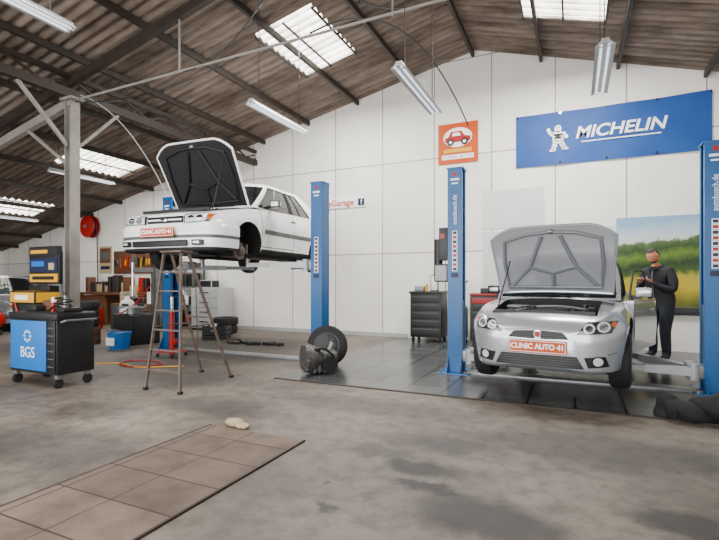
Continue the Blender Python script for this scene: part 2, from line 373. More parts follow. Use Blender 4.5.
def body_bm(P):
    ys=P['ys']; q=sorted(set(list(np.linspace(ys[0],ys[-1],64))+list(ys)))
    q=np.array(q); A={k:pch(ys,P[k],q) for k in ('wm','wb','wt','zb','zm','zt','zc')}
    bm=bmesh.new(); rings=[]
    for i,y in enumerate(q):
        wm,wb,wt,zb,zm,zt,zc=[A[k][i] for k in ('wm','wb','wt','zb','zm','zt','zc')]
        c=[(0,zb),(wb*.6,zb),(wb*.97,zb+.004),(wb+(wm-wb)*.45,zb+(zm-zb)*.3),(wm,zm),(wm*.995,zm+(zt-zm)*.45),(wt+(wm-wt)*.35,zt-(zt-zm)*.12),(wt,zt+.004),(wt*.82,zt+(zc-zt)*.45),(wt*.4,zt+(zc-zt)*.9),(0,zc)]
        h=cat(c,3)
        ring=[bm.verts.new((max(p[0],0),y,p[1])) for p in h]
        ring+=[bm.verts.new((-max(p[0],0),y,p[1])) for p in h[1:-1][::-1]]
        rings.append(ring)
    n=len(rings[0])
    for i in range(len(rings)-1):
        for k in range(n): bm.faces.new((rings[i][k],rings[i][(k+1)%n],rings[i+1][(k+1)%n],rings[i+1][k]))
    bm.faces.new(rings[0]); bm.faces.new(rings[-1][::-1])
    bmesh.ops.recalc_face_normals(bm,faces=bm.faces[:])
    return bm
def lerp(a,b,t): return a+(b-a)*t
def patch(mb,bvh,shape,m,off=.008,face='front',n=8):
    def proj(p):
        if face=='front': o=Vector((p[0],-1.5,p[1])); d=Vector((0,1,0))
        elif face=='left': o=Vector((2.5,p[0],p[1])); d=Vector((-1,0,0))
        else: o=Vector((-2.5,p[0],p[1])); d=Vector((1,0,0))
        h=bvh.ray_cast(o,d)
        if h[0] is None: return None
        return h[0]-d*off
    if shape[0]=='q':
        A,B,C,D=[Vector(c) for c in shape[1]]
        us=[i/n for i in range(n+1)]; f=lambda u,v: (A.lerp(B,u)).lerp(D.lerp(C,u),v)
    else:
        _,cx,cz,rx,rz_=shape
        us=[i/n for i in range(n+1)]
        def f(u,v):
            x=2*u-1;y=2*v-1
            return Vector((cx+rx*x*math.sqrt(1-y*y/2),cz+rz_*y*math.sqrt(1-x*x/2)))
    V={}
    for i,u in enumerate(us):
        for j,v in enumerate(us):
            p=proj(f(u,v)); V[i,j]=None if p is None else mb.bm.verts.new(p)
    for i in range(n):
        for j in range(n):
            q=[V[i,j],V[i+1,j],V[i+1,j+1],V[i,j+1]]
            if all(q):
                fc=mb.bm.faces.new(q); fc.material_index=mb.mi(m)
def wheel(mb,c,R,w,side,rim,spokes=5,hub=True,capm=None):
    T=Matrix.Translation(Vector(c))@Matrix.Rotation(pi/2*side,4,'Y')
    h=w/2; r=R*.64
    mb.lathe([(r,-h),(R*.86,-h*1.02),(R*.96,-h*.85),(R,-h*.55),(R,h*.55),(R*.96,h*.85),(R*.86,h*1.02),(r,h),(r*.97,h*.7),(r*.97,-h*.7)],'rubber',T,32,True)
    mb.lathe([(r*.99,h*.95),(r*1.02,h*1.0),(r*.93,h*.92),(r*.9,h*.4),(r*.88,-h)],rim,T,32)
    if capm:
        mb.lathe([(r*.97,h*.9),(r*.8,h*1.02),(r*.3,h*1.08),(0.001,h*1.1)],capm,T,32)
        for k in range(8):
            a=2*pi*k/8; R2=T@Matrix.Rotation(a,4,'Z')@Matrix.Translation((r*.62,0,h*1.05)); mb.box((0,0,0),(1,1,1),'black',R2@Matrix.Diagonal((r*.28,.02,.01,1)))
    else:
        mb.lathe([(r*.9,h*.3),(.001,h*.25)],'black',T,24)
        for k in range(spokes):
            a=2*pi*k/spokes; R2=T@Matrix.Rotation(a,4,'Z')@Matrix.Translation((r*.52,0,h*.78))@Matrix.Diagonal((r*.9,r*.2,.025,1)); mb.box((0,0,0),(1,1,1),rim,R2)
        mb.lathe([(r*.25,h*.5),(r*.25,h*.85),(.001,h*.95)],rim,T,20)
def bool_cut(o,cut):
    md=o.modifiers.new('cut','BOOLEAN'); md.operation='DIFFERENCE'; md.solver='EXACT'; md.object=cut
    dg=bpy.context.evaluated_depsgraph_get(); dg.update()
    me=bpy.data.meshes.new_from_object(o.evaluated_get(dg)); o.modifiers.clear(); o.data=me
    bpy.data.objects.remove(cut)

def greenhouse(mb,G,paint,roofm,glass='glass'):
    yb0,yb1,zb,wb,yt0,yt1,zt,wt,bf,cr=[G[k] for k in ('yb0','yb1','zb','wb','yt0','yt1','zt','wt','bf','cr')]
    def S(sg):
        def f(t,s):
            w=lerp(wb,wt,s)+.025*math.sin(pi*s)
            return (sg*w,lerp(lerp(yb0,yt0,s),lerp(yb1,yt1,s),t),lerp(zb,zt,s))
        return f
    tb=G['tb']; tmat=G['tm']; sb=[0,.05,.25,.45,.65,.88,1]
    def mf(t,s):
        for i in range(len(tb)-1):
            if tb[i]<=t<=tb[i+1]:
                if tmat[i]=='g' and .05<s<.88: return glass
                return 'black' if tmat[i]=='b' and s<.88 else (paint if tmat[i]!='r' else roofm)
    for sg in (-1,1): mb.grid(S(sg),tb,sb,mf)
    us=[-1,-.93,-.6,-.3,0,.3,.6,.93,1]
    def W(u,s): return (u*(lerp(wb,wt,s)+.025*math.sin(pi*s)),lerp(yb0,yt0,s)-bf*(1-u*u),lerp(zb,zt,s)+cr*s*(1-u*u))
    mb.grid(W,us,sb,lambda u,s: glass if abs(u)<.93 and .05<s<.88 else paint)
    def Rr(u,s): return (u*(lerp(wb,wt,s)+.025*math.sin(pi*s)),lerp(yb1,yt1,s)+bf*(1-u*u),lerp(zb,zt,s)+cr*s*(1-u*u))
    mb.grid(Rr,us,sb,lambda u,s: glass if abs(u)<.9 and .05<s<.88 else roofm)
    def Rf(u,t): return (u*wt,lerp(yt0-bf*(1-u*u),yt1+bf*(1-u*u),t),zt+cr*(1-u*u))
    mb.grid(Rf,us,[0,.1,.3,.5,.7,.9,1],roofm)
    bmesh.ops.remove_doubles(mb.bm,verts=mb.bm.verts[:],dist=.0005)
    for sg in (-1,1):
        for i in range(len(tb)-1):
            if tmat[i]=='g':
                f=S(sg); c=[(tb[i],.05),(tb[i+1],.05),(tb[i+1],.88),(tb[i],.88)]
                pts=[]
                for k in range(4):
                    a=c[k];bb=c[(k+1)%4]
                    for q in range(5): pts.append(Vector(f(lerp(a[0],bb[0],q/5),lerp(a[1],bb[1],q/5)))+Vector((sg*.003,0,0)))
                mb.tube(pts,.009,'black',6,True)
    for x in (-.35,.15):
        p=[Vector(W((x+.5*k/4)/wb,.03+.10*k/4))+Vector((0,-.02,.012)) for k in range(5)]; mb.tube(p,.008,'black',6)

def hood(name,parent,P,outer,inner,rib):
    hy,hz,hw,fw,Ln,ang,cr=P
    b=MB(); a=math.radians(ang)
    def X(u,v,off):
        w=lerp(hw,fw,v**1.5)
        corner=.10*max(0,(abs(u)-.55)/.45)**2
        l=Ln*v-(corner*v*Ln*1.6)
        cc=cr*(1-u*u)-.03*v*v+off
        dirv=Vector((0,-math.cos(a),math.sin(a))); nrm=Vector((0,math.sin(a),math.cos(a)))
        return Vector((u*w,hy,hz))+dirv*l+nrm*cc
    us=[-1+2*i/16 for i in range(17)]; vs=[i/12 for i in range(13)]
    b.grid(lambda u,v:X(u,v,.012),us,vs,outer); b.grid(lambda u,v:X(u,v,-.012),us,vs,inner)
    edge=[X(-1,v,0) for v in vs]+[X(u,1,0) for u in us[1:]]+[X(1,v,0) for v in vs[::-1][1:]]+[X(u,0,0) for u in us[::-1][1:-1]]
    b.tube(edge,.018,outer,8,True)
    def line(pts,r=.022): b.tube([X(u,v,-.02) for u,v in pts],r,rib,8)
    fr=[(-.82,.1),(-.84,.5),(-.78,.85),(-.4,.9),(0,.92),(.4,.9),(.78,.85),(.84,.5),(.82,.1),(0,.08)]
    b.tube([X(u,v,-.02) for u,v in fr],.022,rib,8,True)
    line([(-.75,.12),(-.4,.4),(-.15,.86)]); line([(.75,.12),(.4,.4),(.15,.86)]); line([(-.4,.4),(0,.3),(.4,.4)]); line([(0,.3),(0,.08)])
    b.sph(X(0,.93,-.03),(.04,.03,.03),'steel',8)
    b.obj(name,parent)
    return X

def engine(name,parent,y0,y1,hw,z0,z1):
    b=MB(); yc=(y0+y1)/2
    b.boxb((-hw,y0,z0),(hw,y1,z0+.02),'under')
    b.box((.02,yc+.02,z1-.16),(.5,.34,.24),'engine',None,.03)
    b.box((.02,yc-.02,z1-.04),(.42,.2,.07),'engdk',None,.02)
    for k in range(4): b.cyl((-.13+k*.1,yc+.08,z1-.1),(-.13+k*.1,yc+.2,z1-.12),.025,'alloy',seg=10)
    b.cyl((-.15,yc-.05,z1-.0),(-.15,yc-.05,z1+.02),.035,'black')
    b.box((-hw+.16,yc+.1,z1-.1),(.22,.18,.2),'black',None,.01); b.box((-hw+.16,yc+.1,z1+.01),(.23,.19,.02),'greyp',None,.005)
    b.box((hw-.14,yc+.12,z1-.08),(.18,.2,.16),'whitep',None,.03); b.cyl((hw-.14,yc+.12,z1),(hw-.14,yc+.12,z1+.04),.03,'black')
    b.cyl((hw-.18,yc-.2,z1-.12),(hw-.05,yc-.1,z1-.04),.07,'engdk')
    b.tube(arc((-.3,y0+.06,z1-.08),(.25,y0+.12,z1-.05),-.04),.025,'black'); b.tube(arc((.3,y0+.05,z1-.1),(.2,y1-.1,z1-.02),-.05),.02,'black')
    b.tube(arc((-.45,y0+.1,z1-.05),(.1,y1-.06,z1-.02),-.05),.012,'engine'); b.tube(arc((-.4,yc,z1-.05),(.45,yc+.05,z1-.03),-.06),.014,'steel')
    b.boxb((-hw,y0,z1-.05),(hw,y0+.035,z1-.01),'engdk'); b.boxb((-hw,y1-.03,z0),(hw,y1,z1),'engdk')
    for x in (-hw+.1,hw-.1): b.cyl((x,y1-.14,z1-.04),(x,y1-.14,z1+.01),.07,'steel'); b.cyl((x,y1-.14,z1+.01),(x,y1-.14,z1+.03),.025,'black')
    b.obj(name,parent)

def build_car(name,loc,yaw,P,paint,front_wheel_off=False,hood_open=True,droop=0.0):
    root=empty(name,loc,yaw)
    bm=body_bm(P); bvh=BVHTree.FromBMesh(bm)
    me=bpy.data.meshes.new('body'); 
    for f in bm.faces:
        f.material_index=1 if (f.normal.z<-.75) else 0
        f.smooth=True
    bm.to_mesh(me); bm.free()
    me.materials.append(M[paint]); me.materials.append(M['under'])
    body=bpy.data.objects.new('body',me); COL.objects.link(body)
    c=MB(); c.mats=[M[paint],M['under']]
    fa,ra,R=P['fa'],P['ra'],P['R']
    for y in (fa,ra):
        for sg in (-1,1): c.cyl((sg*.52,y,R+.02),(sg*1.2,y,R+.02),R+.055,'under',seg=40)
    if hood_open:
        x0,y0,y1,z0=P['bay']; c.boxb((-x0,y0,z0),(x0,y1,1.6),'under')
    co=c.obj('cut'); bool_cut(body,co)
    me=body.data
    for p in me.polygons: p.use_smooth=True
    me.set_sharp_from_angle(angle=math.radians(32))
    body.parent=root
    g=MB(); greenhouse(g,P['G'],P.get('pillar',paint),P.get('roofm',paint)); g.obj('cabin',root,ang=30)
    w=MB()
    for y in (fa,ra):
        for sg in (-1,1):
            z=R-droop
            x=sg*(P['track'])
            if front_wheel_off and y==fa and sg==1:
                T=Matrix.Translation((x-.06,y,z))@Matrix.Rotation(pi/2,4,'Y')
                w.lathe([(.001,-.02),(.13,-.02),(.13,.0),(.07,.0),(.07,.05),(.03,.07),(.001,.07)],'rust',T,28)
                w.box((x-.06,y+.11,z+.03),(.1,.07,.16),'engine',None,.015)
                w.cyl((x-.16,y,z),(x-.1,y+.02,z+.5),.05,'under'); w.cyl((x-.5,y,z-.05),(x-.08,y,z-.03),.03,'under')
            else:
                wheel(w,(x,y,z),R,P['tw'],sg,'alloy',P.get('spokes',5),capm=P.get('cap'))
        w.cyl((-P['track']+.1,y,R-droop),(P['track']-.1,y,R-droop),.03,'under')
    w.obj('wheels',root)
    d=MB()
    sills=P.get('seams',[])
    for (ya,za,yb_,zb_) in sills:
        for fc in ('left','right'):
            tx=.006 if abs(ya-yb_)<abs(za-zb_) else 0
            patch(d,bvh,('q',[(ya-tx,za),(yb_-tx,zb_),(yb_+tx,zb_),(ya+tx,za)] if tx else [(ya,za-.006),(yb_,za-.006),(yb_,za+.006),(ya,za+.006)]),'black',.002,fc,10)
    P['detail'](d,bvh,root,P)
    d.obj('trim_details',root)
    u=MB(); L=P['ys'][-1]
    u.tube([(.25,.9,.17),(.25,1.6,.16),(.3,2.6,.16),(.35,L-.6,.2),(.35,L-.05,.22)],.03,'rust'); u.cyl((.35,L-1.1,.19),(.35,L-.6,.2),.08,'rust')
    u.boxb((-.5,1.0,.14),(-.38,L-1.0,.2),'under'); u.boxb((.5,1.0,.14),(.62,L-1.0,.2),'under'); u.boxb((-.3,.3,.15),(.3,.9,.22),'engdk')
    u.obj('underbody',root)
    return root,bvh

def hatch_detail(d,bvh,root,P):
    ctrl=[(-.868,.47),(-.868,.25),(-.80,.05),(-.6,-.045),(-.3,-.07),(0,-.075),(.3,-.07),(.6,-.045),(.80,.05),(.868,.25),(.868,.47)]
    pts=cat([(a,b_,0) for a,b_ in ctrl],5)
    prof=[(.0,.20),(.02,.18),(.035,.22),(.04,.34),(.045,.345),(.045,.385),(.05,.39),(.05,.50),(.035,.535),(-.05,.55)]
    us=list(range(len(pts)))
    def f(i,j):
        p=pts[i]; q=pts[min(i+1,len(pts)-1)]; o=pts[max(i-1,0)]; t=(q-o).normalized(); n=Vector((t.y,-t.x,0))
        return Vector((p.x,p.y,0))+n*(prof[j][0]-.02)+Vector((0,0,prof[j][1]))
    pm=P['paintname']
    V=[[d.bm.verts.new(f(i,j)) for j in range(len(prof))] for i in us]
    for i in us[:-1]:
        for j in range(len(prof)-1):
            fc=d.bm.faces.new((V[i][j],V[i+1][j],V[i+1][j+1],V[i][j+1])); fc.material_index=d.mi('oil' if j==4 else ('engdk' if j<2 else pm))
    d.box((0,-.112,.275),(.95,.03,.085),'black',None,.01)
    for k in range(3): d.box((0,-.128,.25+.025*k),(.9,.01,.005),'engdk')
    for sg in (-1,1):
        d.box((sg*.62,-.075,.28),(.16,.05,.075),'black',(0,0,sg*.18),.01); d.box((sg*.62,-.1,.28),(.11,.02,.05),'lamp',(0,0,sg*.18),.01)
        patch(d,bvh,('q',[(sg*.36,.565),(sg*.70,.575),(sg*.715,.685),(sg*.36,.665)]),'lamp',.02)
        patch(d,bvh,('q',[(sg*.33,.555),(sg*.74,.565),(sg*.755,.70),(sg*.33,.68)]),'lampdk',.008)
        patch(d,bvh,('e',sg*.46,.617,.055,.042),'chrome',.026); patch(d,bvh,('e',sg*.6,.62,.055,.042),'chrome',.026)
        patch(d,bvh,('q',[(sg*.71,.585),(sg*.75,.59),(sg*.755,.68),(sg*.72,.67)]),'amber',.02)
    patch(d,bvh,('q',[(-.32,.565),(.32,.565),(.32,.66),(-.32,.66)]),'black',.006)
    patch(d,bvh,('q',[(-.30,.60),(.30,.60),(.30,.62),(-.30,.62)]),P['paintname'],.02)
    d.box((0,-.02,.61),(.12,.02,.06),'chrome',None,.01)
    for fc in ('left','right'):
        patch(d,bvh,('q',[(1.18,.50),(2.72,.50),(2.72,.57),(1.18,.57)]),'oil',.014,fc,14)
        patch(d,bvh,('q',[(1.12,.20),(2.72,.20),(2.72,.26),(1.12,.26)]),'under',.010,fc,14)
        patch(d,bvh,('q',[(3.62,.65),(3.76,.65),(3.76,.9),(3.62,.9)]),'redl',.01,fc)
        patch(d,bvh,('q',[(2.0,.77),(2.15,.77),(2.15,.80),(2.0,.80)]),'black',.02,fc)
        patch(d,bvh,('q',[(2.86,.77),(3.0,.77),(3.0,.80),(2.86,.80)]),'black',.02,fc)
    for sg in (-1,1):
        d.box((sg*.9,1.42,1.0),(.17,.09,.12),pm,(0,0,sg*.15),.025); d.box((sg*.9,1.468,1.0),(.14,.01,.1),'glass',(0,0,sg*.15)); d.box((sg*.8,1.43,.96),(.1,.06,.04),'black')
HP=dict(ys=[0,.03,.12,.35,.7,1.1,1.8,2.5,3.05,3.35,3.52,3.6],
 wm=[.70,.76,.80,.83,.845,.85,.85,.85,.845,.82,.77,.70], wb=[.62,.70,.76,.80,.80,.80,.80,.80,.80,.78,.72,.62],
 wt=[.64,.69,.715,.74,.76,.78,.79,.79,.78,.75,.70,.64], zb=[.26,.2,.19,.19,.19,.2,.2,.2,.2,.22,.28,.33],
 zm=[.45,.46,.47,.5,.55,.55,.55,.55,.55,.55,.55,.5], zt=[.62,.67,.70,.75,.81,.87,.91,.93,.94,.93,.89,.82],
 zc=[.64,.695,.73,.79,.86,.92,.94,.95,.95,.95,.91,.84],
 fa=.78,ra=3.05,R=.285,track=.735,tw=.18,cap='alloy',bay=(.62,.16,.98,.45),paintname='white',
 G=dict(yb0=1.02,yb1=3.54,zb=.90,wb=.755,yt0=1.68,yt1=2.72,zt=1.38,wt=.57,bf=.09,cr=.05,
   tb=[0,.035,.2,.44,.48,.6,.76,.78,1.0],tm=['p','g','g','b','g','g','b','p']),
 seams=[(1.12,.3,1.12,.86),(2.12,.25,2.12,.92),(2.78,.55,2.78,.92),(1.12,.3,2.12,.3)],detail=hatch_detail)
Z1=1.50
car1,bv=build_car('white_hatchback_car',(-5.17,4.72,Z1),math.radians(3.6),HP,'white',front_wheel_off=True,droop=.07)
engine('engine',car1,.18,.96,.6,.46,.80)
hood('bonnet',car1,(1.0,.92,.68,.70,1.05,62,.03),'white','engdk','black')
b=MB(); b.cyl((.55,.3,.74),(.5,.62,1.58),.008,'black',seg=6); b.obj('bonnet_prop',car1)
def plate(parent,y,z,w,h,rx=0):
    b=MB(); b.box((0,y,z),(w,.015,h),'orange',None,.004); b.box((0,y-.006,z),(w-.02,.006,h-.018),'inkw'); b.box((0,y-.008,z),(w-.032,.006,h-.03),'orange'); b.obj('number_plate',parent)
    text('CLINIC AUTO 41',h*.56,(0,y-.013,z),(pi/2,0,0),'inkw',parent,'plate_lettering',.002,xs=.98*w/(h*4.6*.98),bold=.003)
plate(car1,-.155,.43,.58,.13)
HP2=dict(HP); HP2['paintname']='silver'
car3,_=build_car('silver_hatchback_car',(-12.75,7.6,0),math.radians(90),HP2,'silver',hood_open=False)
M['dkpaint']=mat('dark_paint_car',(30,32,36),.3,.2,coat=.6); HP3=dict(HP); HP3['paintname']='dkpaint'
car4,_=build_car('dark_hatchback_car',(-14.6,9.0,0),math.radians(90),HP3,'dkpaint',hood_open=False)

# ---- roadster
def rd_detail(d,bvh,root,P):
    for sg in (-1,1):
        patch(d,bvh,('q',[(sg*.35,.535),(sg*.65,.56),(sg*.705,.675),(sg*.45,.66)]),'lampdk',.010,n=12)
        patch(d,bvh,('e',sg*.465,.600,.050,.047),'lamp',.016); patch(d,bvh,('e',sg*.585,.617,.056,.050),'lamp',.018)
        patch(d,bvh,('e',sg*.465,.600,.032,.030),'chrome',.022); patch(d,bvh,('e',sg*.585,.617,.036,.034),'chrome',.024)
        patch(d,bvh,('e',sg*.668,.64,.024,.024),'amber',.02)
        patch(d,bvh,('q',[(sg*.03,.480),(sg*.29,.488),(sg*.23,.555),(sg*.03,.565)]),'black',.006,n=10)
        for k in range(3): patch(d,bvh,('q',[(sg*.04,.495+.02*k),(sg*.25,.497+.02*k),(sg*.25,.501+.02*k),(sg*.04,.499+.02*k)]),'oil',.012,n=8)
        patch(d,bvh,('e',sg*.54,.285,.07,.05),'black',.006); patch(d,bvh,('e',sg*.54,.285,.042,.04),'lamp',.014)
        patch(d,bvh,('q',[(sg*.455,.22),(sg*.63,.235),(sg*.60,.335),(sg*.42,.32)]),'under',.003,n=8)
    patch(d,bvh,('e',0,.532,.038,.038),'chrome',.018); patch(d,bvh,('e',0,.532,.026,.026),'redl',.021)
    patch(d,bvh,('q',[(-.42,.21),(.42,.21),(.36,.325),(-.36,.325)]),'black',.006,n=14)
    for k in range(4): patch(d,bvh,('q',[(-.39,.228+.024*k),(.39,.228+.024*k),(.39,.231+.024*k),(-.39,.231+.024*k)]),'oil',.010,n=14)
    patch(d,bvh,('q',[(-.60,.165),(.60,.165),(.60,.19),(-.60,.19)]),'silverdk',.03,n=14)
    for sg in (-1,1):
        patch(d,bvh,('q',[(sg*.62,.345),(sg*.70,.37),(sg*.70,.376),(sg*.62,.351)]),'black',.004,n=6)
    for fc in ('left','right'):
        patch(d,bvh,('q',[(.95,.42),(1.05,.42),(1.05,.45),(.95,.45)]),'amber',.01,fc)
        patch(d,bvh,('q',[(2.55,.5),(2.8,.55),(2.8,.72),(2.62,.70)]),'black',.006,fc)
        patch(d,bvh,('q',[(3.6,.62),(3.8,.62),(3.8,.8),(3.6,.8)]),'redl',.008,fc)
    sg=-1
    d.box((sg*.82,1.45,.95),(.18,.09,.11),'silver',(0,0,sg*.15),.03); d.box((sg*.74,1.45,.89),(.1,.05,.04),'black')
RP=dict(ys=[0,.03,.09,.22,.45,.9,1.3,1.9,2.6,3.1,3.55,3.8,3.92],
 wm=[.36,.50,.61,.71,.78,.81,.80,.795,.80,.83,.80,.70,.55], wb=[.32,.46,.55,.64,.71,.74,.74,.74,.74,.75,.72,.62,.48],
 wt=[.30,.42,.52,.61,.68,.72,.72,.71,.71,.73,.70,.6,.48], zb=[.21,.18,.16,.15,.15,.15,.15,.15,.15,.15,.17,.22,.28],
 zm=[.40,.42,.45,.5,.54,.55,.52,.52,.55,.55,.55,.55,.5], zt=[.54,.59,.64,.70,.75,.80,.82,.83,.86,.9,.9,.86,.8],
 zc=[.565,.62,.67,.73,.79,.85,.87,.86,.88,.92,.93,.9,.84],
 fa=.72,ra=3.1,R=.30,track=.70,tw=.2,spokes=11,bay=(.52,.22,.98,.42),paintname='silver',pillar='silver',roofm='cloth',
 G=dict(yb0=1.12,yb1=3.0,zb=.84,wb=.69,yt0=1.68,yt1=2.35,zt=1.34,wt=.60,bf=.10,cr=.03,tb=[0,.05,.3,.62,1.0],tm=['p','g','g','r']),
 seams=[(2.4,.2,2.4,.85)],detail=rd_detail)
Z2=.20
car2,bv2=build_car('silver_roadster_car',(-.34,4.98,Z2),math.radians(-6.5),RP,'silver',droop=.07)
engine('engine_bay_parts',car2,.24,.96,.5,.43,.76)
hood('bonnet',car2,(1.02,.92,.62,.67,.82,68,.05),'silver','silver','silverdk')
b=MB(); b.cyl((-.5,.35,.72),(-.45,.76,1.30),.008,'black',seg=6); b.obj('bonnet_prop',car2)
plate(car2,-.03,.405,.55,.13)
dr=empty('door_open_pivot',(.79,1.22,0),math.radians(-12)); dr.parent=car2
b=MB()
def DO(t,s,o): return (.02-.04*abs(s-.5)+o,1.12*t,lerp(.24,.83,s))
b.grid(lambda t,s:DO(t,s,.02),[0,.25,.5,.75,1],[0,.2,.4,.6,.8,1],'silver'); b.grid(lambda t,s:DO(t,s,-.06),[0,.25,.5,.75,1],[0,.2,.4,.6,.8,1],'black')
b.boxb((-.07,0,.235),(.02,1.12,.25),'silver'); b.boxb((-.06,0,.80),(.025,1.12,.835),'silver',.005); b.boxb((-.07,1.1,.24),(.025,1.125,.83),'silver'); b.boxb((-.07,-.005,.24),(.025,.01,.83),'silver')
b.tube([(-.04,.08,.83),(-.10,.52,1.19),(-.10,1.02,1.19),(-.04,1.1,.83)],.012,'black')
b.box((.08,.2,.93),(.17,.10,.11),'silver',(0,0,.15),.035); b.box((.01,.2,.87),(.1,.05,.05),'black'); b.box((.035,.95,.7),(.02,.14,.03),'black',None,.005)
b.obj('door_open',dr)

# ------------------------------------------------------------------ lifts
def lift(name,xl,xr,Y,H,pads,az,power=True,tx=True):
    root=empty(name,((xl+xr)/2,Y,0)); half=(xr-xl)/2
    hx=.10; hy=.11
    for sg,nm in ((-1,'post_left'),(1,'post_right')):
        b=MB(); x=sg*half
        b.boxb((x+sg*(hx-.015),-hy,0),(x+sg*hx,hy,H),'blue')
        for yy in (-1,1):
            b.boxb((x-sg*hx,yy*hy-.006,0),(x+sg*hx,yy*hy+.006,H),'blue')
            b.boxb((x-sg*hx,yy*hy-(.045 if yy>0 else -.0),0),(x-sg*(hx-.012),yy*hy+(.045 if yy<0 else 0),H),'blue')
        b.boxb((x-hx-.015,-hy-.015,H),(x+hx+.015,hy+.015,H+.02),'blue',.004); b.cyl((x,-.04,H-.2),(x,.04,H-.2),.08,'steel')
        b.cyl((x,0,.05),(x,0,H),.022,'steel')
        b.boxb((x-.21,-.24,0),(x+.21,.24,.02),'blue',.004)
        for dx in (-.17,.17):
            for dy in (-.2,.2): b.cyl((x+dx,dy,.02),(x+dx,dy,.05),.015,'steel',seg=6)
        for xx in (-.09,.09): b.prism([(-.11,.02),(-.22,.02),(-.11,.26)],x+xx-.005,x+xx+.005,'blue','x')
        b.boxb((x-.085,-hy+.012,az-.12),(x+.085,hy-.012,az+.75),'steel'); b.boxb((x-sg*.085,-.1,az-.08),(x-sg*.22,.1,az+.08),'steel',.01)
        fy=-hy-.006
        b.boxb((x-.025,fy-.002,H-.10),(x+.025,fy,H-.04),'redl'); b.boxb((x-.06,fy-.002,H-.16),(x+.06,fy,H-.13),'inkw'); b.boxb((x-.045,fy-.002,H-.21),(x+.045,fy,H-.19),'inkw')
        for k in range(9):
            z=H*.48+.055+k*.062
            b.boxb((x-.036,fy-.002,z),(x+.036,fy,z+.057),'inkw'); b.boxb((x-.026,fy-.003,z+.010),(x+.026,fy-.002,z+.047),'redl' if k%2 else 'inkb')
        b.boxb((x-.05,fy-.002,H*.48-.03),(x+.05,fy,H*.48+.03),'inkb')
        b.obj(nm,root)
        if tx: text('autobusch.de',.085,(x,fy-.002,H*.80),(pi/2,-pi/2,0),'inkw',root,'post_lettering',.001,xs=.9)
    b=MB(); b.boxb((-half+.11,-.12,0),(half-.11,.12,.03),'steel',.004); b.obj('floor_cover',root)
    b=MB()
    for (sg,dy,px,py,pz) in pads:
        x0=sg*(half-.2); lx=px-(xl+xr)/2; ly=py-Y
        mid=Vector((lerp(x0,lx,.6),lerp(dy,ly,.6),az))
        b.beam((x0,dy,az),mid,.10,.09,'galv'); b.beam(Vector((x0,dy,az)).lerp(Vector((lx,ly,az)),.5),(lx,ly,az),.075,.065,'steel')
        b.cyl((x0,dy,az-.09),(x0,dy,az+.09),.055,'galv')
        b.cyl((lx,ly,az-.04),(lx,ly,pz-.02),.035,'steel'); b.cyl((lx,ly,pz-.02),(lx,ly,pz),.06,'rubber')
    b.obj('lifting_arms',root)
    if power:
        b=MB(); x=-half
        b.boxb((x-.22,-.13,1.55),(x-.10,.05,2.0),'black',.01); b.boxb((x-.20,-.135,1.85),(x-.14,-.13,1.92),'redl'); b.cyl((x-.26,0,1.5),(x-.26,0,1.85),.06,'black'); b.boxb((x-.3,-.1,1.25),(x-.10,.08,1.5),'greyp',.02)
        b.obj('power_unit',root)
    return root
a1=Z1+.14
lift('two_post_lift',-6.85,-3.66,6.4,2.80,[(-1,-.1,-5.62,5.9,a1),(-1,.1,-5.75,7.4,a1),(1,-.1,-4.72,5.95,a1),(1,.1,-4.82,7.4,a1)],a1-.12,power=False,tx=False)
a2=Z2+.14
lift('two_post_lift',-1.49,1.41,6.42,2.80,[(-1,-.1,-.65,6.3,a2),(-1,.1,-.5,7.7,a2),(1,-.1,.45,6.45,a2),(1,.1,.55,7.7,a2)],a2-.1,power=True)

# ------------------------------------------------------------------ signs on wall
ban=empty('tyre_brand_banner',(.54,YB-.02,4.07))
b=MB(); b.grid(lambda u,v:(u*1.62,-.012+.012*math.sin(u*9)*math.cos(v*3),v*.52-.02*(1-u*u)*(1 if v>0 else .0)),[-1+i/20 for i in range(41)],[-1+i/4 for i in range(9)],'banner')
for u in (-1.6,-.8,0,.8,1.6):
    for v in (-.48,.48): b.cyl((u,-.03,v),(u,.015,v),.02,'chrome',seg=10)
b.obj('banner_cloth',ban)
text('MICHELIN',.31,(.20,-.03,.04),(pi/2,0,0),'inkw',ban,'banner_lettering',.002,xs=1.06,bold=.007,shear=.22)
b=MB()
def disc(cx,cz,rx,rz_,m,dy=-.032):
    n=20; b.poly([(cx+rx*math.cos(2*pi*k/n),dy,cz+rz_*math.sin(2*pi*k/n)) for k in range(n)],m)
cx=-.84; kk=.86
for (x,z,rx,rz_) in [(0,.2,.075,.085),(0,.09,.1,.06),(0,.03,.12,.06),(0,-.03,.12,.06),(-.05,-.10,.06,.05),(.06,-.10,.06,.05),(-.07,-.17,.055,.05),(.09,-.16,.055,.05),(-.09,-.24,.05,.05),(.12,-.22,.05,.05),(-.12,.09,.05,.05),(-.17,.13,.045,.045),(-.2,.20,.04,.04),(.12,.07,.05,.05),(.17,.01,.045,.045),(-.11,-.28,.07,.03),(.15,-.26,.07,.03)]:
    disc(cx+x*kk,z*kk,rx*kk,rz_*kk,'inkw')
for x in (-.022,.026): disc(cx+x,.19,.010,.015,'inkb',-.036)
b.box((.22,-.03,-.13),(1.3,.003,.02),'inkw')
b.obj('banner_mascot_print',ban)
sg=empty('orange_garage_sign',(-2.27,YB-.02,4.22))
b=MB(); b.box((0,0,0),(.85,.02,.86),'orange',None,.005); b.obj('sign_board',sg)
b=MB()
disc(0,.12,.31,.21,'inkw',-.018)
b.prism([(-.26,.02),(.26,.02),(.28,.12),(.14,.15),(.08,.25),(-.14,.25),(-.2,.14),(-.28,.11)],-.024,-.020,'redl')
b.prism([(-.12,.15),(.07,.15),(.04,.22),(-.10,.22)],-.027,-.024,'inkw')
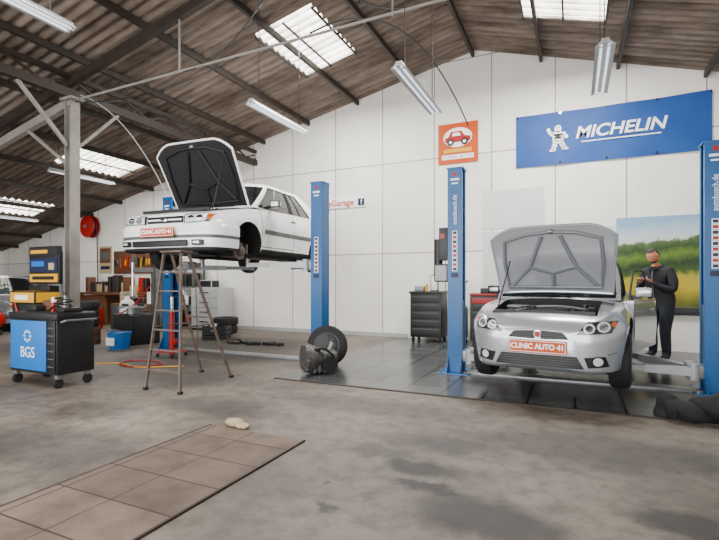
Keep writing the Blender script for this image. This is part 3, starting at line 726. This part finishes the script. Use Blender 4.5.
disc(-.15,.02,.075,.075,'black',-.030); disc(.15,.02,.075,.075,'black',-.030); disc(-.15,.02,.035,.035,'inkw',-.032); disc(.15,.02,.035,.035,'inkw',-.032)
b.box((0,-.018,-.16),(.6,.004,.08),'yellow'); b.box((0,-.018,-.29),(.68,.004,.10),'inkw'); b.obj('sign_cartoon_print',sg)
text('CLINIC AUTO',.10,(0,-.022,-.29),(pi/2,0,0),'redl',sg,'sign_lettering',.001)
gs=empty('garage_name_sign',(-5.1,YB-.02,3.13)); b=MB(); b.box((0,0,0),(1.32,.02,.24),'inkw',None,.004); b.box((.56,-.012,0),(.16,.004,.17),'inkb'); b.obj('sign_board',gs)
text('iceGarage',.21,(-.05,-.013,0),(pi/2,0,0),'orange',gs,'sign_lettering',.001,xs=1.0,bold=.005); text('f',.2,(.57,-.016,0),(pi/2,0,0),'inkw',gs,'sign_f',.001)
def mural_mat():
    m=bpy.data.materials.new('landscape_print'); m.use_nodes=True; nt=m.node_tree; N=nt.nodes; L=nt.links
    b=N['Principled BSDF']; tc=N.new('ShaderNodeTexCoord'); sp=N.new('ShaderNodeSeparateXYZ'); L.new(tc.outputs['Object'],sp.inputs[0])
    n=N.new('ShaderNodeTexNoise'); n.inputs['Scale'].default_value=3.2; n.inputs['Detail'].default_value=9; n.inputs['Roughness'].default_value=.7; L.new(tc.outputs['Object'],n.inputs['Vector'])
    a=N.new('ShaderNodeMath'); a.operation='MULTIPLY_ADD'; L.new(n.outputs['Fac'],a.inputs[0]); a.inputs[1].default_value=.4; L.new(sp.outputs['Z'],a.inputs[2])
    sl=N.new('ShaderNodeMath'); sl.operation='MULTIPLY_ADD'; L.new(sp.outputs['X'],sl.inputs[0]); sl.inputs[1].default_value=-.10; L.new(a.outputs[0],sl.inputs[2])
    mr=N.new('ShaderNodeMapRange'); L.new(sl.outputs[0],mr.inputs[0]); mr.inputs[1].default_value=-.65; mr.inputs[2].default_value=1.0
    r=N.new('ShaderNodeValToRGB'); L.new(mr.outputs[0],r.inputs['Fac'])
    els=[(0,(50,70,12)),(.12,(128,126,22)),(.26,(200,174,30)),(.38,(182,168,44)),(.44,(54,86,18)),(.52,(26,52,12)),(.62,(92,122,30)),(.70,(36,66,18)),(.77,(78,100,50)),(.80,(200,208,200)),(.88,(180,198,212)),(1,(130,168,200))]
    cr=r.color_ramp
    cr.elements[0].position=0; cr.elements[0].color=(*lin(els[0][1]),1); cr.elements[1].position=1; cr.elements[1].color=(*lin(els[-1][1]),1)
    for p,c in els[1:-1]:
        e=cr.elements.new(p); e.color=(*lin(c),1)
    L.new(r.outputs['Color'],b.inputs['Base Color']); b.inputs['Roughness'].default_value=.5
    return m
b=MB(); b.boxb((-1.35,-.01,-.82),(2.2,.01,.82),mural_mat()); b.obj('landscape_mural',loc=(2.05,YB-.025,1.62))
b=MB(); b.boxb((.75,YB-.06,.66),(4.5,YB-.005,.79),'black',.005); b.obj('trim_mural_rail')
pp=MB(); pp.boxb((-.28,-.01,-.42),(.28,.01,.42),'cream'); pp.boxb((-.24,-.014,-.1),(.24,-.01,.36),'brown'); pp.boxb((-.2,-.018,.0),(.2,-.013,.25),'oil'); pp.boxb((-.2,-.016,-.3),(.2,-.01,-.2),'inkb')
pp.obj('wall_poster',loc=(-13.4,YB-.015,1.95))
# dark tool board on the wall over the bench
b=MB(); b.boxb((-1.3,-.02,-.35),(1.3,.015,.35),'brown',.004)
for k in range(22):
    x=-1.2+.112*k; h=random.uniform(.12,.4); b.box((x,-.035,random.uniform(-.05,.08)),(random.uniform(.02,.07),.025,h),random.choice(['steel','black','redl','engdk','oil','yellow']),(0,random.uniform(-.15,.15),0))
b.obj('wall_tool_board',loc=(-11.7,YB-.02,1.85))

b=MB(); T=Matrix.Rotation(pi/2,4,'X')
b.lathe([(.001,0),(.34,0),(.35,.02),(.32,.03),(.10,.04),(.10,.16),(.32,.17),(.35,.18),(.34,.2),(.001,.2)],'redl',T,36)
for r_ in (.14,.18,.22,.26,.3):
    b.tube([(r_*math.cos(t),-.1,r_*math.sin(t)) for t in np.linspace(0,2*pi,28,endpoint=False)],.03,'black',8,True)
b.cyl((0,-.21,0),(0,-.28,0),.05,'steel'); b.box((0,.015,0),(.12,.05,.5),'redl'); b.tube([(.33,-.1,0),(.34,-.08,-1),(.36,-.08,-2.0),(.35,-.09,-2.99)],.015,'black')
b.obj('fire_hose_reel',loc=(-13.95,YB-.06,3.0))

# ------------------------------------------------------------------ tool cart
b=MB(); X0,X1,Y0,Y1=-.46,.46,-.23,.23
b.boxb((X0,Y0,.16),(X1,Y1,.80),'black',.012); b.boxb((X0-.015,Y0-.015,.80),(X1+.015,Y1+.015,.88),'black',.015)
b.boxb((X0+.03,Y0+.03,.875),(X1-.03,Y1-.03,.885),'engdk')
b.boxb((X0+.03,Y0-.014,.19),(X0+.74,Y0-.0,.79),'blue2',.005)
b.boxb((X0+.76,Y0-.014,.19),(X1-.02,Y0-.0,.79),'black',.005)
for k in range(6): b.boxb((X0+.77,Y0-.020,.255+k*.09),(X1-.04,Y0-.014,.265+k*.09),'oil')
for k in range(2): b.boxb((X1,Y0+.05,.3+k*.25),(X1+.006,Y1-.05,.31+k*.25),'engdk')
b.tube([(X1+.01,Y0+.04,.78),(X1+.09,Y0+.04,.80),(X1+.09,Y1-.04,.80),(X1+.01,Y1-.04,.78)],.013,'steel')
for x in (X0+.06,X1-.06):
    for y in (Y0+.05,Y1-.05):
        b.box((x,y,.135),(.06,.05,.05),'steel'); T=Matrix.Translation((x,y,.06))@Matrix.Rotation(pi/2,4,'Y'); b.lathe([(.001,-.018),(.05,-.018),(.06,-.01),(.06,.01),(.05,.018),(.001,.018)],'rubber',T,20)
for k in range(8):
    a=2*pi*k/8; b.box((X0+.38+.06*math.cos(a),Y0-.017,.60+.06*math.sin(a)),(.025,.004,.025),'inkw',(0,-a,0))
b.box((-.3,0,.92),(.2,.16,.07),'engdk',None,.01); b.cyl((-.05,.05,.885),(-.05,.05,1.06),.03,'whitep'); b.cyl((.05,-.02,.885),(.05,-.02,1.0),.025,'redl'); b.cyl((.13,.08,.885),(.13,.08,1.08),.028,'steel'); b.cyl((.13,.08,1.08),(.13,.08,1.12),.012,'black')
b.box((.3,.02,.91),(.16,.24,.05),'black',None,.01); b.tube(arc((.1,-.1,.9),(.42,-.12,.9),-.06),.012,'black')
b.box((-.15,.12,.95),(.22,.14,.13),'brown',(0,0,.2),.01); b.box((.02,.14,.93),(.1,.1,.09),'oil',(0,0,.5),.01)
b.tube([(.3+.09*math.cos(t),-.05+.09*math.sin(t),.95+.01*t) for t in np.linspace(0,12,40)],.01,'black')
cart=b.obj('tool_trolley',loc=(-5.9,3.63,0))
text('BGS',.18,(-.08,-.246,.40),(pi/2,0,0),'inkw',cart,'cart_logo',.001,xs=.9)

b=MB()
b.box((0,0,.5),(.6,.4,.9),'black',None,.02); b.box((0,0,.03),(.65,.45,.06),'steel',None,.01)
b.box((0,-.02,1.03),(.6,.42,.18),'yellow',None,.02); b.box((0,-.235,1.03),(.3,.01,.07),'inkw'); b.box((.0,-.205,.6),(.36,.02,.25),'orange')
b.box((0,.1,1.16),(.5,.2,.08),'black',None,.02)
b.box((0,.1,1.5),(.72,.05,.56),'black',None,.01)
b.box((0,.07,1.70),(.68,.012,.12),'engdk'); b.box((-.1,.065,1.70),(.4,.012,.05),'yellow'); b.box((0,.07,1.50),(.66,.012,.20),'inkb'); b.box((-.12,.06,1.52),(.3,.01,.08),'blue2'); b.box((.2,.06,1.48),(.12,.01,.1),'cream'); b.box((0,.07,1.31),(.66,.012,.12),'yellow'); b.box((0,.06,1.31),(.5,.01,.05),'black')
for x in (-.3,.3): b.boxb((x-.02,.12,.9),(x+.02,.16,1.7),'steel')
b.tube(arc((.25,-.1,1.1),(.3,-.1,.5),.0),.015,'black'); b.tube(arc((-.2,-.22,1.0),(.2,-.22,.9),.25),.012,'redl')
b.obj('battery_charging_station',loc=(-7.15,4.2,0))

# ------------------------------------------------------------------ step ladder
b=MB()
top=[(-4.58,4.16,1.60),(-4.30,4.16,1.60)]; ft=[(-4.52,3.84,0),(-3.98,3.84,0)]; tb_=[(-4.58,4.28,1.60),(-4.30,4.28,1.60)]; bk=[(-4.70,4.92,0),(-4.08,4.80,0)]
for a_,c_ in ((top[0],ft[0]),(top[1],ft[1]),(tb_[0],bk[0]),(tb_[1],bk[1])):
    b.beam(c_,a_,.02,.032,'rust'); b.box((c_[0],c_[1],.015),(.04,.05,.03),'rubber')
for k in range(1,7):
    t=k/7
    p=Vector(ft[0]).lerp(Vector(top[0]),t); q=Vector(ft[1]).lerp(Vector(top[1]),t); b.beam(p,q,.05,.014,'rust')
for t in (.12,.5,.85):
    p=Vector(bk[0]).lerp(Vector(tb_[0]),t); q=Vector(bk[1]).lerp(Vector(tb_[1]),t); b.beam(p,q,.014,.02,'rust')
b.beam(Vector(bk[0]).lerp(Vector(tb_[0]),.12),Vector(bk[1]).lerp(Vector(tb_[1]),.85),.012,.012,'rust')
b.box((-4.44,4.22,1.62),(.34,.2,.02),'rust',None,.005)
for i in (0,1):
    b.beam(Vector(ft[i]).lerp(Vector(top[i]),.45),Vector(bk[i]).lerp(Vector(tb_[i]),.45),.010,.016,'rust')
b.obj('step_ladder')

b=MB(); wheel(b,(0,0,0),.30,.19,1,'oil',5,capm='engdk')
o=b.obj('car_wheel',loc=(-3.36,6.10,.295)); o.rotation_euler=(0,math.radians(-12),math.radians(-70))
b=MB(); k_=1.25
b.lathe([(.001,0),(.15,0),(.16,.05),(.12,.14),(.09,.22),(.08,.34),(.05,.38),(.001,.38)],'engine',Matrix.Translation((-.16,0,.17))@Matrix.Rotation(pi/2,4,'Y'),20)
b.box((.02,.03,.12),(.24,.22,.2),'engine',None,.03); b.cyl((.1,-.12,.1),(.1,.14,.1),.09,'engdk'); b.cyl((-.05,-.1,.24),(-.05,.1,.26),.045,'engdk'); b.cyl((.12,0,.2),(.18,.02,.32),.03,'steel')
for k in range(8):
    a=2*pi*k/8; b.cyl((-.17,.14*math.cos(a),.17+.14*math.sin(a)),(-.13,.14*math.cos(a),.17+.14*math.sin(a)),.014,'steel',seg=8)
for k in range(5): b.boxb((-.08+.06*k,-.1,.02),(-.07+.06*k,-.075,.22),'steel')
b.tube(arc((-.1,-.1,.25),(.15,-.1,.18),-.06),.012,'black')
o=b.obj('gearbox',loc=(-3.18,5.5,.008),rot=(0,0,.9)); o.scale=(k_,k_,k_)
b=MB(); b.sph((0,0,.03),(.09,.06,.035),'cream',14); b.sph((.1,-.02,.02),(.07,.05,.025),'cream',14); b.sph((-.07,.03,.02),(.05,.05,.022),'cream',12)
for v in b.bm.verts: v.co+=Vector((random.uniform(-.006,.006),random.uniform(-.006,.006),random.uniform(-.004,.006)))
b.obj('crumpled_rag',loc=(-2.68,3.2,-.0))

b=MB(); b.cyl((0,0,.05),(0,0,.75),.045,'redl'); b.cyl((0,0,.75),(0,0,1.0),.025,'chrome'); b.cyl((0,0,1.0),(0,0,1.02),.07,'black')
for k in range(4):
    a=pi/4+k*pi/2; e=(.22*math.cos(a),.22*math.sin(a),.08); b.beam((0,0,.1),e,.05,.04,'redl'); b.cyl((e[0],e[1]-.012,.03),(e[0],e[1]+.012,.03),.03,'rubber')
b.box((.06,0,.25),(.08,.06,.1),'redl',None,.01); b.obj('transmission_jack',loc=(-6.15,5.75,0))
b=MB(); b.box((0,0,.3),(.75,.6,.6),'black',None,.03); b.cyl((-.05,-.05,.6),(-.05,-.05,.72),.12,'steel'); b.cyl((-.05,-.05,.72),(-.05,-.05,.76),.27,'steel',seg=28)
for k in range(4):
    a=k*pi/2+.4; b.box((-.05+.2*math.cos(a),-.05+.2*math.sin(a),.78),(.1,.05,.05),'black',(0,0,a))
b.boxb((.1,.25,.3),(.26,.42,1.55),'oil',.01); b.beam((.18,.3,1.5),(-.05,-.05,1.5),.09,.09,'oil'); b.cyl((-.05,-.05,.95),(-.05,-.05,1.65),.025,'chrome'); b.box((-.05,-.05,.93),(.06,.1,.06),'steel',None,.01)
b.tube(arc((.2,.2,1.2),(-.3,-.2,.6),.1),.015,'redl'); b.box((-.2,-.34,.06),(.3,.12,.03),'steel')
b.obj('tyre_changer',loc=(-8.15,6.7,0),rot=(0,0,-.2))
for (tx,ty,nn) in ((-9.3,7.6,3),(-10.9,7.5,4),(-7.75,8.9,2)):
    b=MB()
    for k in range(nn): 
        T=Matrix.Translation((.02*(k%2),0,.1+.2*k)); h=.095
        b.lathe([(.19,-h),(.26,-h),(.29,-h*.8),(.3,-h*.4),(.3,h*.4),(.29,h*.8),(.26,h),(.19,h),(.18,0)],'rubber',T,30,True)
    b.obj('tyre_stack',loc=(tx,ty,0))
clut=['black','engdk','whitep','brown','cream','oil','steel','under','redl','brown','black']
def crate(name,loc,w,d,h,m,rot=0):
    b=MB()
    for z in (0,1,2):
        z0=.01+z*(h-.02)/3
        for yy in (-1,1): b.boxb((-w/2,yy*d/2-.01,z0),(w/2,yy*d/2+.01,z0+h/3*.75),m)
        for xx in (-1,1): b.boxb((xx*w/2-.01,-d/2,z0),(xx*w/2+.01,d/2,z0+h/3*.75),m)
    for xx in (-1,1):
        for yy in (-1,1): b.boxb((xx*(w/2-.015)-.015,yy*(d/2-.015)-.015,0),(xx*(w/2-.015)+.015,yy*(d/2-.015)+.015,h),m)
    b.boxb((-w/2,-d/2,0),(w/2,d/2,.015),m)
    for k in range(6):
        b.box((random.uniform(-w*.3,w*.3),random.uniform(-d*.3,d*.3),h*.6+random.uniform(0,.08)),(random.uniform(.08,.18),random.uniform(.06,.12),h*.6),random.choice(clut),(random.uniform(-.3,.3),0,random.uniform(-1,1)),.008)
    b.obj(name,loc=loc,rot=(0,0,rot))
crate('parts_crate',(-9.0,6.1,0),.55,.4,.35,'brown',.3)
crate('parts_crate',(-9.9,6.5,0),.6,.45,.5,'oil',-.2)
crate('parts_crate',(-10.9,6.5,0),.6,.4,.4,'brown',.1)
crate('parts_crate',(-7.2,8.0,0),.5,.4,.3,'black',.4)
crate('parts_crate',(-11.9,8.2,0),.7,.5,.55,'redl',-.1)
b=MB(); b.cyl((-.5,0,.38),(.5,0,.38),.2,'redl',seg=28); b.sph((-.5,0,.38),(.08,.2,.2),'redl',20); b.sph((.5,0,.38),(.08,.2,.2),'redl',20)
for x in (-.4,.4):
    b.boxb((x-.02,-.15,.03),(x+.02,-.11,.3),'black'); b.boxb((x-.02,.11,.03),(x+.02,.15,.3),'black'); b.cyl((x-.02,-.17,.06),(x+.02,-.17,.06),.06,'rubber'); b.cyl((x-.02,.17,.06),(x+.02,.17,.06),.06,'rubber')
b.boxb((-.35,-.14,.57),(.35,.14,.6),'black'); b.box((-.15,0,.72),(.22,.22,.24),'engdk',None,.02); b.cyl((.08,0,.74),(.3,0,.74),.1,'oil'); b.cyl((-.15,-.14,.72),(-.15,-.17,.72),.15,'black')
b.obj('air_compressor',loc=(-12.6,6.1,0),rot=(0,0,.15))
b=MB(); b.lathe([(.001,0),(.17,0),(.2,.3),(.21,.31),(.19,.31),(.16,.02),(.001,.02)],'blue2',Matrix.Identity(4),24); b.lathe([(.001,.28),(.185,.28)],'whitep',Matrix.Identity(4),24); b.boxb((-.1,-.205,.08),(.1,-.18,.22),'inkw')
b.tube([(-.2,0,.3),(-.15,-.15,.36),(0,-.22,.38),(.15,-.15,.36),(.2,0,.3)],.008,'steel'); b.obj('blue_bucket',loc=(-7.75,6.0,0))
b=MB(); 
b.boxb((-1.6,-.35,.88),(1.6,.35,.95),'brown',.005)
for x in (-1.55,-.5,.5,1.55): b.boxb((x-.04,-.3,0),(x+.04,-.22,.88),'brown'); b.boxb((x-.04,.22,0),(x+.04,.3,.88),'brown')
b.boxb((-1.5,-.28,0.02),(-.55,.3,.86),'brown',.01); b.boxb((.55,-.28,.02),(1.5,.3,.86),'brown',.01)
for x in (-1.28,-.78,.78,1.28):
    b.boxb((x-.22,-.295,.1),(x+.22,-.28,.8),'brown'); b.boxb((x+.14,-.31,.4),(x+.17,-.295,.55),'steel')
for k in range(14):
    x=-1.45+.22*k; h=random.uniform(.15,.5); b.box((x,random.uniform(-.15,.05),.95+h/2),(random.uniform(.1,.22),.22,h),random.choice(clut),(0,0,random.uniform(-.3,.3)),.01)
b.obj('workbench',loc=(-11.9,9.4,0))
b=MB(); b.boxb((-.6,-.3,0),(.6,.3,.7),'brown',.01); b.boxb((-.55,-.31,.05),(-.02,-.3,.65),'oil'); b.boxb((.02,-.31,.05),(.55,-.3,.65),'brown'); b.box((-.3,0,.85),(.3,.3,.3),'cream',None,.01); b.box((.2,0,.78),(.4,.3,.16),'black',None,.02); b.cyl((.45,0,.7),(.45,0,1.0),.06,'whitep')
b.obj('wooden_cabinet',loc=(-10.2,8.4,0))
b=MB()
for x in (-.48,.48):
    for y in (-.2,.2): b.boxb((x-.02,y-.02,0),(x+.02,y+.02,1.7),'oil')
for z in (.1,.6,1.1,1.6):
    b.boxb((-.5,-.22,z),(.5,.22,z+.03),'oil')
    x=-.4
    while x<.4:
        wd=random.uniform(.12,.26); h=random.uniform(.12,.4) if z<1.5 else random.uniform(.1,.25)
        b.box((x+wd/2,random.uniform(-.05,.05),z+.03+h/2),(wd*.92,.3,h),random.choice(clut),None,.008); x+=wd
b.obj('storage_shelf',loc=(-9.75,9.6,0))
b=MB(); b.lathe([(.001,0),(.14,0),(.15,.03),(.15,.75),(.13,.83),(.05,.88),(.05,.95),(.001,.95)],'whitep',Matrix.Identity(4),24); b.box((0,0,.98),(.1,.1,.06),'steel'); b.tube(arc((0,0,.98),(.2,-.1,.1),-.1),.01,'black'); b.obj('gas_cylinder',loc=(-8.8,7.0,0))
b=MB(); b.boxb((-.45,-.3,.05),(.45,.3,1.1),'greyp',.01)
for k in range(4): b.boxb((-.42,-.315,.1+k*.25),(.42,-.3,.32+k*.25),'greyp'); b.boxb((-.15,-.33,.22+k*.25),(.15,-.315,.24+k*.25),'engdk')
for x in (-.4,.4): b.boxb((x-.04,-.28,0),(x+.04,.28,.05),'black')
b.box((-.1,0,1.2),(.4,.3,.2),'black',None,.02); b.obj('drawer_cabinet',loc=(-8.65,9.45,0))
b=MB(); b.boxb((-.33,-.25,.1),(.33,.25,1.0),'black',.015); b.boxb((-.35,-.27,1.0),(.35,.27,1.05),'black',.01)
for k in range(5): b.boxb((-.3,-.262,.16+.165*k),(.3,-.25,.30+.165*k),'engdk',.004); b.boxb((-.26,-.270,.27+.165*k),(.26,-.262,.28+.165*k),'oil')
for x in (-.28,.28):
    for y in (-.2,.2): b.cyl((x-.02,y,.05),(x+.02,y,.05),.05,'rubber'); b.box((x,y,.09),(.03,.03,.04),'steel')
b.box((.1,.1,1.22),(.17,.1,.34),'whitep',None,.02); b.box((-.18,0,1.1),(.2,.2,.1),'steel',None,.01); b.cyl((-.02,-.1,1.05),(-.02,-.1,1.2),.03,'yellow')
b.tube(arc((.3,.2,1.05),(.3,.2,1.9),0),.012,'steel')
b.obj('black_tool_trolley',loc=(-2.78,9.45,.008))
b=MB(); b.lathe([(.001,.12),(.17,.12),(.18,.14),(.18,.7),(.16,.75),(.03,.77),(.03,1.15),(.001,1.15)],'oil',Matrix.Identity(4),24); b.lathe([(.03,1.15),(.2,1.27),(.21,1.27),(.03,1.14)],'yellow',Matrix.Identity(4),24)
for k in range(4):
    a=pi/4+k*pi/2; b.cyl((.17*math.cos(a),.17*math.sin(a),.06),(.17*math.cos(a),.17*math.sin(a),.13),.015,'steel',seg=8); b.sph((.17*math.cos(a),.17*math.sin(a),.035),.035,'rubber',10)
b.obj('oil_drain_unit',loc=(-2.15,9.45,.008))
b=MB(); b.boxb((-.35,-.22,.1),(.35,.22,.98),'black',.012); b.boxb((-.36,-.23,.98),(.36,.23,1.02),'redl',.005)
for k in range(6): b.boxb((-.31,-.232,.15+.135*k),(.31,-.22,.265+.135*k),'redl' if k==5 else 'engdk',.003); b.boxb((-.28,-.240,.24+.135*k),(.28,-.232,.250+.135*k),'oil')
for x in (-.28,.28):
    for y in (-.17,.17): b.cyl((x-.02,y,.05),(x+.02,y,.05),.05,'rubber'); b.box((x,y,.09),(.03,.03,.03),'steel')
b.box((0,0,1.07),(.35,.2,.1),'black',None,.01); b.obj('red_tool_cabinet',loc=(-1.5,9.3,.008))
b=MB(); b.tube([(.35*math.cos(t)*(1+.1*math.sin(3*t)),.25*math.sin(t),.012) for t in np.linspace(0,11,70)],.010,'redl'); b.tube([(-.6+.09*i+.02*math.sin(i),-.3+.12*math.sin(i*.5)+.02*i,.010) for i in range(16)],.009,'yellow'); b.obj('air_hose_coil',loc=(-6.0,5.0,0))
b=MB()
for k in range(10):
    x=random.uniform(-.7,.7); b.box((x,random.uniform(-.15,.15),.03),(random.uniform(.1,.35),random.uniform(.05,.12),.055),random.choice(['black','under','brown','engdk']),(0,0,random.uniform(-1,1)),.01)
b.obj('scattered_tools',loc=(-5.9,7.6,0))
def blob(c,r,m,b,amp=.15,seed=0):
    vs=b.sph(c,r,m,32)
    for v in vs:
        p=v.co-Vector(c); n=math.sin(p.x*23+seed)*math.cos(p.y*19+seed*2)*.5+math.sin(p.z*31+p.x*11+seed)*.5
        v.co=Vector(c)+p*(1+amp*n)
        if v.co.z<.002: v.co.z=.002
b=MB(); blob((0,0,.07),(.20,.13,.11),'cloth',b,.25,1); blob((.28,.05,.10),(.24,.16,.15),'cloth',b,.3,2); blob((.55,.0,.06),(.2,.14,.11),'cloth',b,.25,4); blob((-.12,.1,.06),(.13,.10,.13),'cloth',b,.25,5)
for k in range(5): b.tube([(-.15+.17*k+.05*math.sin(j),-.14+.05*j,.03+.12*math.sin(j*.5)) for j in range(6)],.012,'black')
b.obj('black_work_jacket_pile',loc=(.92,5.02,.010),rot=(0,0,.1))

# ------------------------------------------------------------------ mechanic
def skinmesh(name,verts,edges,radii,roots,sub,matf,parent,mats):
    me=bpy.data.meshes.new(name); me.from_pydata([Vector(v) for v in verts],edges,[]); o=bpy.data.objects.new(name,me); COL.objects.link(o)
    md=o.modifiers.new('skin','SKIN'); md.use_smooth_shade=True
    sk=me.skin_vertices[0].data
    for i,r in enumerate(radii):
        sk[i].radius=r if hasattr(r,'__len__') else (r,r); sk[i].use_root=(i in roots)
    s=o.modifiers.new('sub','SUBSURF'); s.levels=sub; s.render_levels=sub
    dg=bpy.context.evaluated_depsgraph_get(); dg.update()
    m2=bpy.data.meshes.new_from_object(o.evaluated_get(dg)); bpy.data.objects.remove(o)
    m2.materials.clear()
    for m in mats: m2.materials.append(M[m])
    for p in m2.polygons: p.use_smooth=True; p.material_index=matf(p.center)
    o=bpy.data.objects.new(name,m2); COL.objects.link(o); o.parent=parent; return o
man=empty('mechanic_man',(1.22,8.75,.008),math.radians(-42))
V=[(0,.06,.95),(0,.055,1.08),(0,.02,1.22),(0,-.02,1.37),(0,-.055,1.46),(0,-.105,1.545)]
Rr=[(.19,.15),(.195,.16),(.205,.16),(.175,.125),(.09,.085),(.064,.067)]
E=[(0,1),(1,2),(2,3),(3,4),(4,5)]
for sgn in (-1,1):
    n=len(V)
    V+=[(sgn*.19,-.03,1.40),(sgn*.255,-.04,1.27),(sgn*.28,-.07,1.11),(sgn*.19,-.20,1.15),(sgn*.085,-.30,1.24)]
    Rr+=[.088,.075,.064,.056,.040]
    E+=[(3,n),(n,n+1),(n+1,n+2),(n+2,n+3),(n+3,n+4)]
    n=len(V); f=-.06 if sgn>0 else .04
    V+=[(sgn*.11,.04,.84),(sgn*.125,.02+f*.5,.66),(sgn*.135,-.01+f*.8,.48),(sgn*.14,.02+f,.26),(sgn*.145,.03+f,.09),(sgn*.155,-.05+f,.05),(sgn*.165,-.15+f,.04)]
    Rr+=[.116,.104,.083,.075,.066,.05,(.05,.035)]
    E+=[(0,n)]+[(n+i,n+i+1) for i in range(6)]
def bm_f(c):
    if c.z>1.49 and abs(c.x)<.09: return 1
    if c.z<.10: return 2
    if c.z<.90 : return 3
    return 0
skinmesh('body',V,E,Rr,{0},2,bm_f,man,['navy','skin','shoe','jean'])
b=MB(); b.tube([(.094*math.cos(t),-.065+.090*math.sin(t),1.475+.03*math.sin(t)) for t in np.linspace(0,2*pi,24,endpoint=False)],.02,'navy',8,True)
b.tube([(0,-.12,.95),(0,-.135,1.08),(0,-.165,1.22),(0,-.165,1.36),(0,-.150,1.45)],.005,'steel',6)
b.obj('collar_and_zip',man)
h=MB(); HC=Vector((0,-.145,1.655))
vs=h.sph((0,0,0),1,'skin',48)
for v in vs:
    x,y,z=v.co
    wx=.080; wy=.098; wz=.120
    if z<0: wx*=1-.24*(-z)**1.5; 
    yy=y*wy
    if z<-.2 and y<0: yy*= 1+.05*(-z)
    if y>0 and z<-.3: yy*=.8
    nx=x*wx; nz=z*wz
    if y<0:
        nose=math.exp(-((nx/.013)**2))*math.exp(-(((nz+.018)/.024)**2)); yy-=.030*nose
        brow=math.exp(-(((abs(nx)-.03)/.022)**2))*math.exp(-(((nz-.026)/.009)**2)); yy-=.006*brow
        eye=math.exp(-(((abs(nx)-.031)/.014)**2))*math.exp(-(((nz-.006)/.011)**2)); yy+=.009*eye
        chin=math.exp(-((nx/.025)**2))*math.exp(-(((nz+.095)/.016)**2)); yy-=.010*chin
        lip=math.exp(-((nx/.024)**2))*math.exp(-(((nz+.058)/.008)**2)); yy-=.006*lip
    v.co=Vector((nx,yy,nz))
hi=h.mi('hair')
for f in h.bm.faces:
    c=f.calc_center_median()
    if c.z>.078 or (c.y>.012 and c.z>-.05): f.material_index=hi
    elif c.z<-.066 and c.y<.0: f.material_index=hi
for v in h.bm.verts:
    if all(f.material_index==hi for f in v.link_faces) and v.co.z>-.06: v.co*=1.05
for sgn in (-1,1):
    h.sph((sgn*.031,-.080,.006),(.012,.009,.009),'inkw',12); h.sph((sgn*.031,-.0875,.003),(.005,.003,.005),'hair',8)
    h.sph((sgn*.080,.005,-.005),(.010,.020,.032),'skin',14); h.sph((sgn*.031,-.094,.028),(.018,.006,.004),'hair',8)
h.sph((0,-.099,-.058),(.022,.006,.005),mat('lips',(150,76,66),.5),10)
h.obj('head',man,loc=HC,rot=(math.radians(27),0,math.radians(-4)),ang=60)
ph=Vector((0,-.38,1.30))
b=MB(); b.box(ph,(.15,.012,.08),'black',(math.radians(-35),0,0),.004); b.box(ph+Vector((0,.006,.005)),(.14,.004,.07),'glass',(math.radians(-35),0,0)); b.obj('phone',man)
for sgn in (-1,1):
    W=Vector((sgn*.085,-.295,1.24)); tip=Vector((sgn*.07,-.375,1.285)); D=(tip-W).normalized()
    inw=Vector((-sgn,0,0)); N_=D.cross(inw).normalized()
    if N_.z<0: N_=-N_
    S_=N_.cross(D).normalized()
    if S_.x*sgn>0: S_=-S_
    V=[W,W+D*.045,W+D*.085]; Rr=[(.028,.024),(.040,.020),(.042,.016)]; E=[(0,1),(1,2)]; roots={0}
    for k,(o_,l_) in enumerate([(.028,.9),(.010,1.0),(-.010,.94),(-.028,.75)]):
        n=len(V); p=W+D*.078+S_*o_; a_=p+D*.038*l_-N_*.012; c_=a_+D*.012*l_+inw*.016+N_*.014; d_=c_+inw*.014+N_*.012*l_
        V+=[p,a_,c_,d_]; Rr+=[.0098,.009,.0083,.0072]; E+=[(n,n+1),(n+1,n+2),(n+2,n+3)]; roots.add(n)
    n=len(V); p=W+D*.03+S_*.022; V+=[p,p+S_*.022+D*.022+N_*.012,p+S_*.024+D*.05+N_*.016,p+S_*.018+D*.07+N_*.018]; Rr+=[.013,.0115,.0095,.008]; E+=[(n,n+1),(n+1,n+2),(n+2,n+3)]; roots.add(n)
    skinmesh('hand_left' if sgn>0 else 'hand_right',V,E,Rr,roots,1,lambda c:0,man,['skin'])

# ------------------------------------------------------------------ lights, world, camera
w=bpy.data.worlds.new('world'); scene.world=w; w.use_nodes=True
bg=w.node_tree.nodes['Background']; bg.inputs[0].default_value=(.88,.93,1,1); bg.inputs[1].default_value=1.1
def area(name,loc,rot,sx,sy,e,c=(1,1,1)):
    l=bpy.data.lights.new(name,'AREA'); l.shape='RECTANGLE'; l.size=sx; l.size_y=sy; l.energy=e; l.color=c
    o=bpy.data.objects.new(name,l); COL.objects.link(o); o.location=loc; o.rotation_euler=rot; return o
area('daylight_doorway',(-4,-3.6,2.2),(math.radians(98),0,0),14,3.6,1250,(1,.98,.95))
area('daylight_skylight_near',(-4.4,1.5,4.9),(0,0,0),2.5,3,280,(1,.98,.94))
area('daylight_skylight_far',(-4.4,7.3,5.3),(0,0,0),1.0,1.5,330,(1,.98,.94))
area('daylight_skylight_right',(-.2,7.7,5.3),(0,0,0),1.1,1.2,290,(1,.98,.94))
area('daylight_skylight_left',(-10.6,7.8,3.9),(0,0,0),1.0,1.5,120,(1,.98,.94))
cam=bpy.data.cameras.new('camera'); co=bpy.data.objects.new('camera',cam); COL.objects.link(co)
co.location=(0,0,1.25); co.rotation_euler=(pi/2,0,math.radians(24.9)); cam.sensor_width=36; cam.lens=23.23; cam.shift_y=12/719; cam.clip_end=200
scene.camera=co
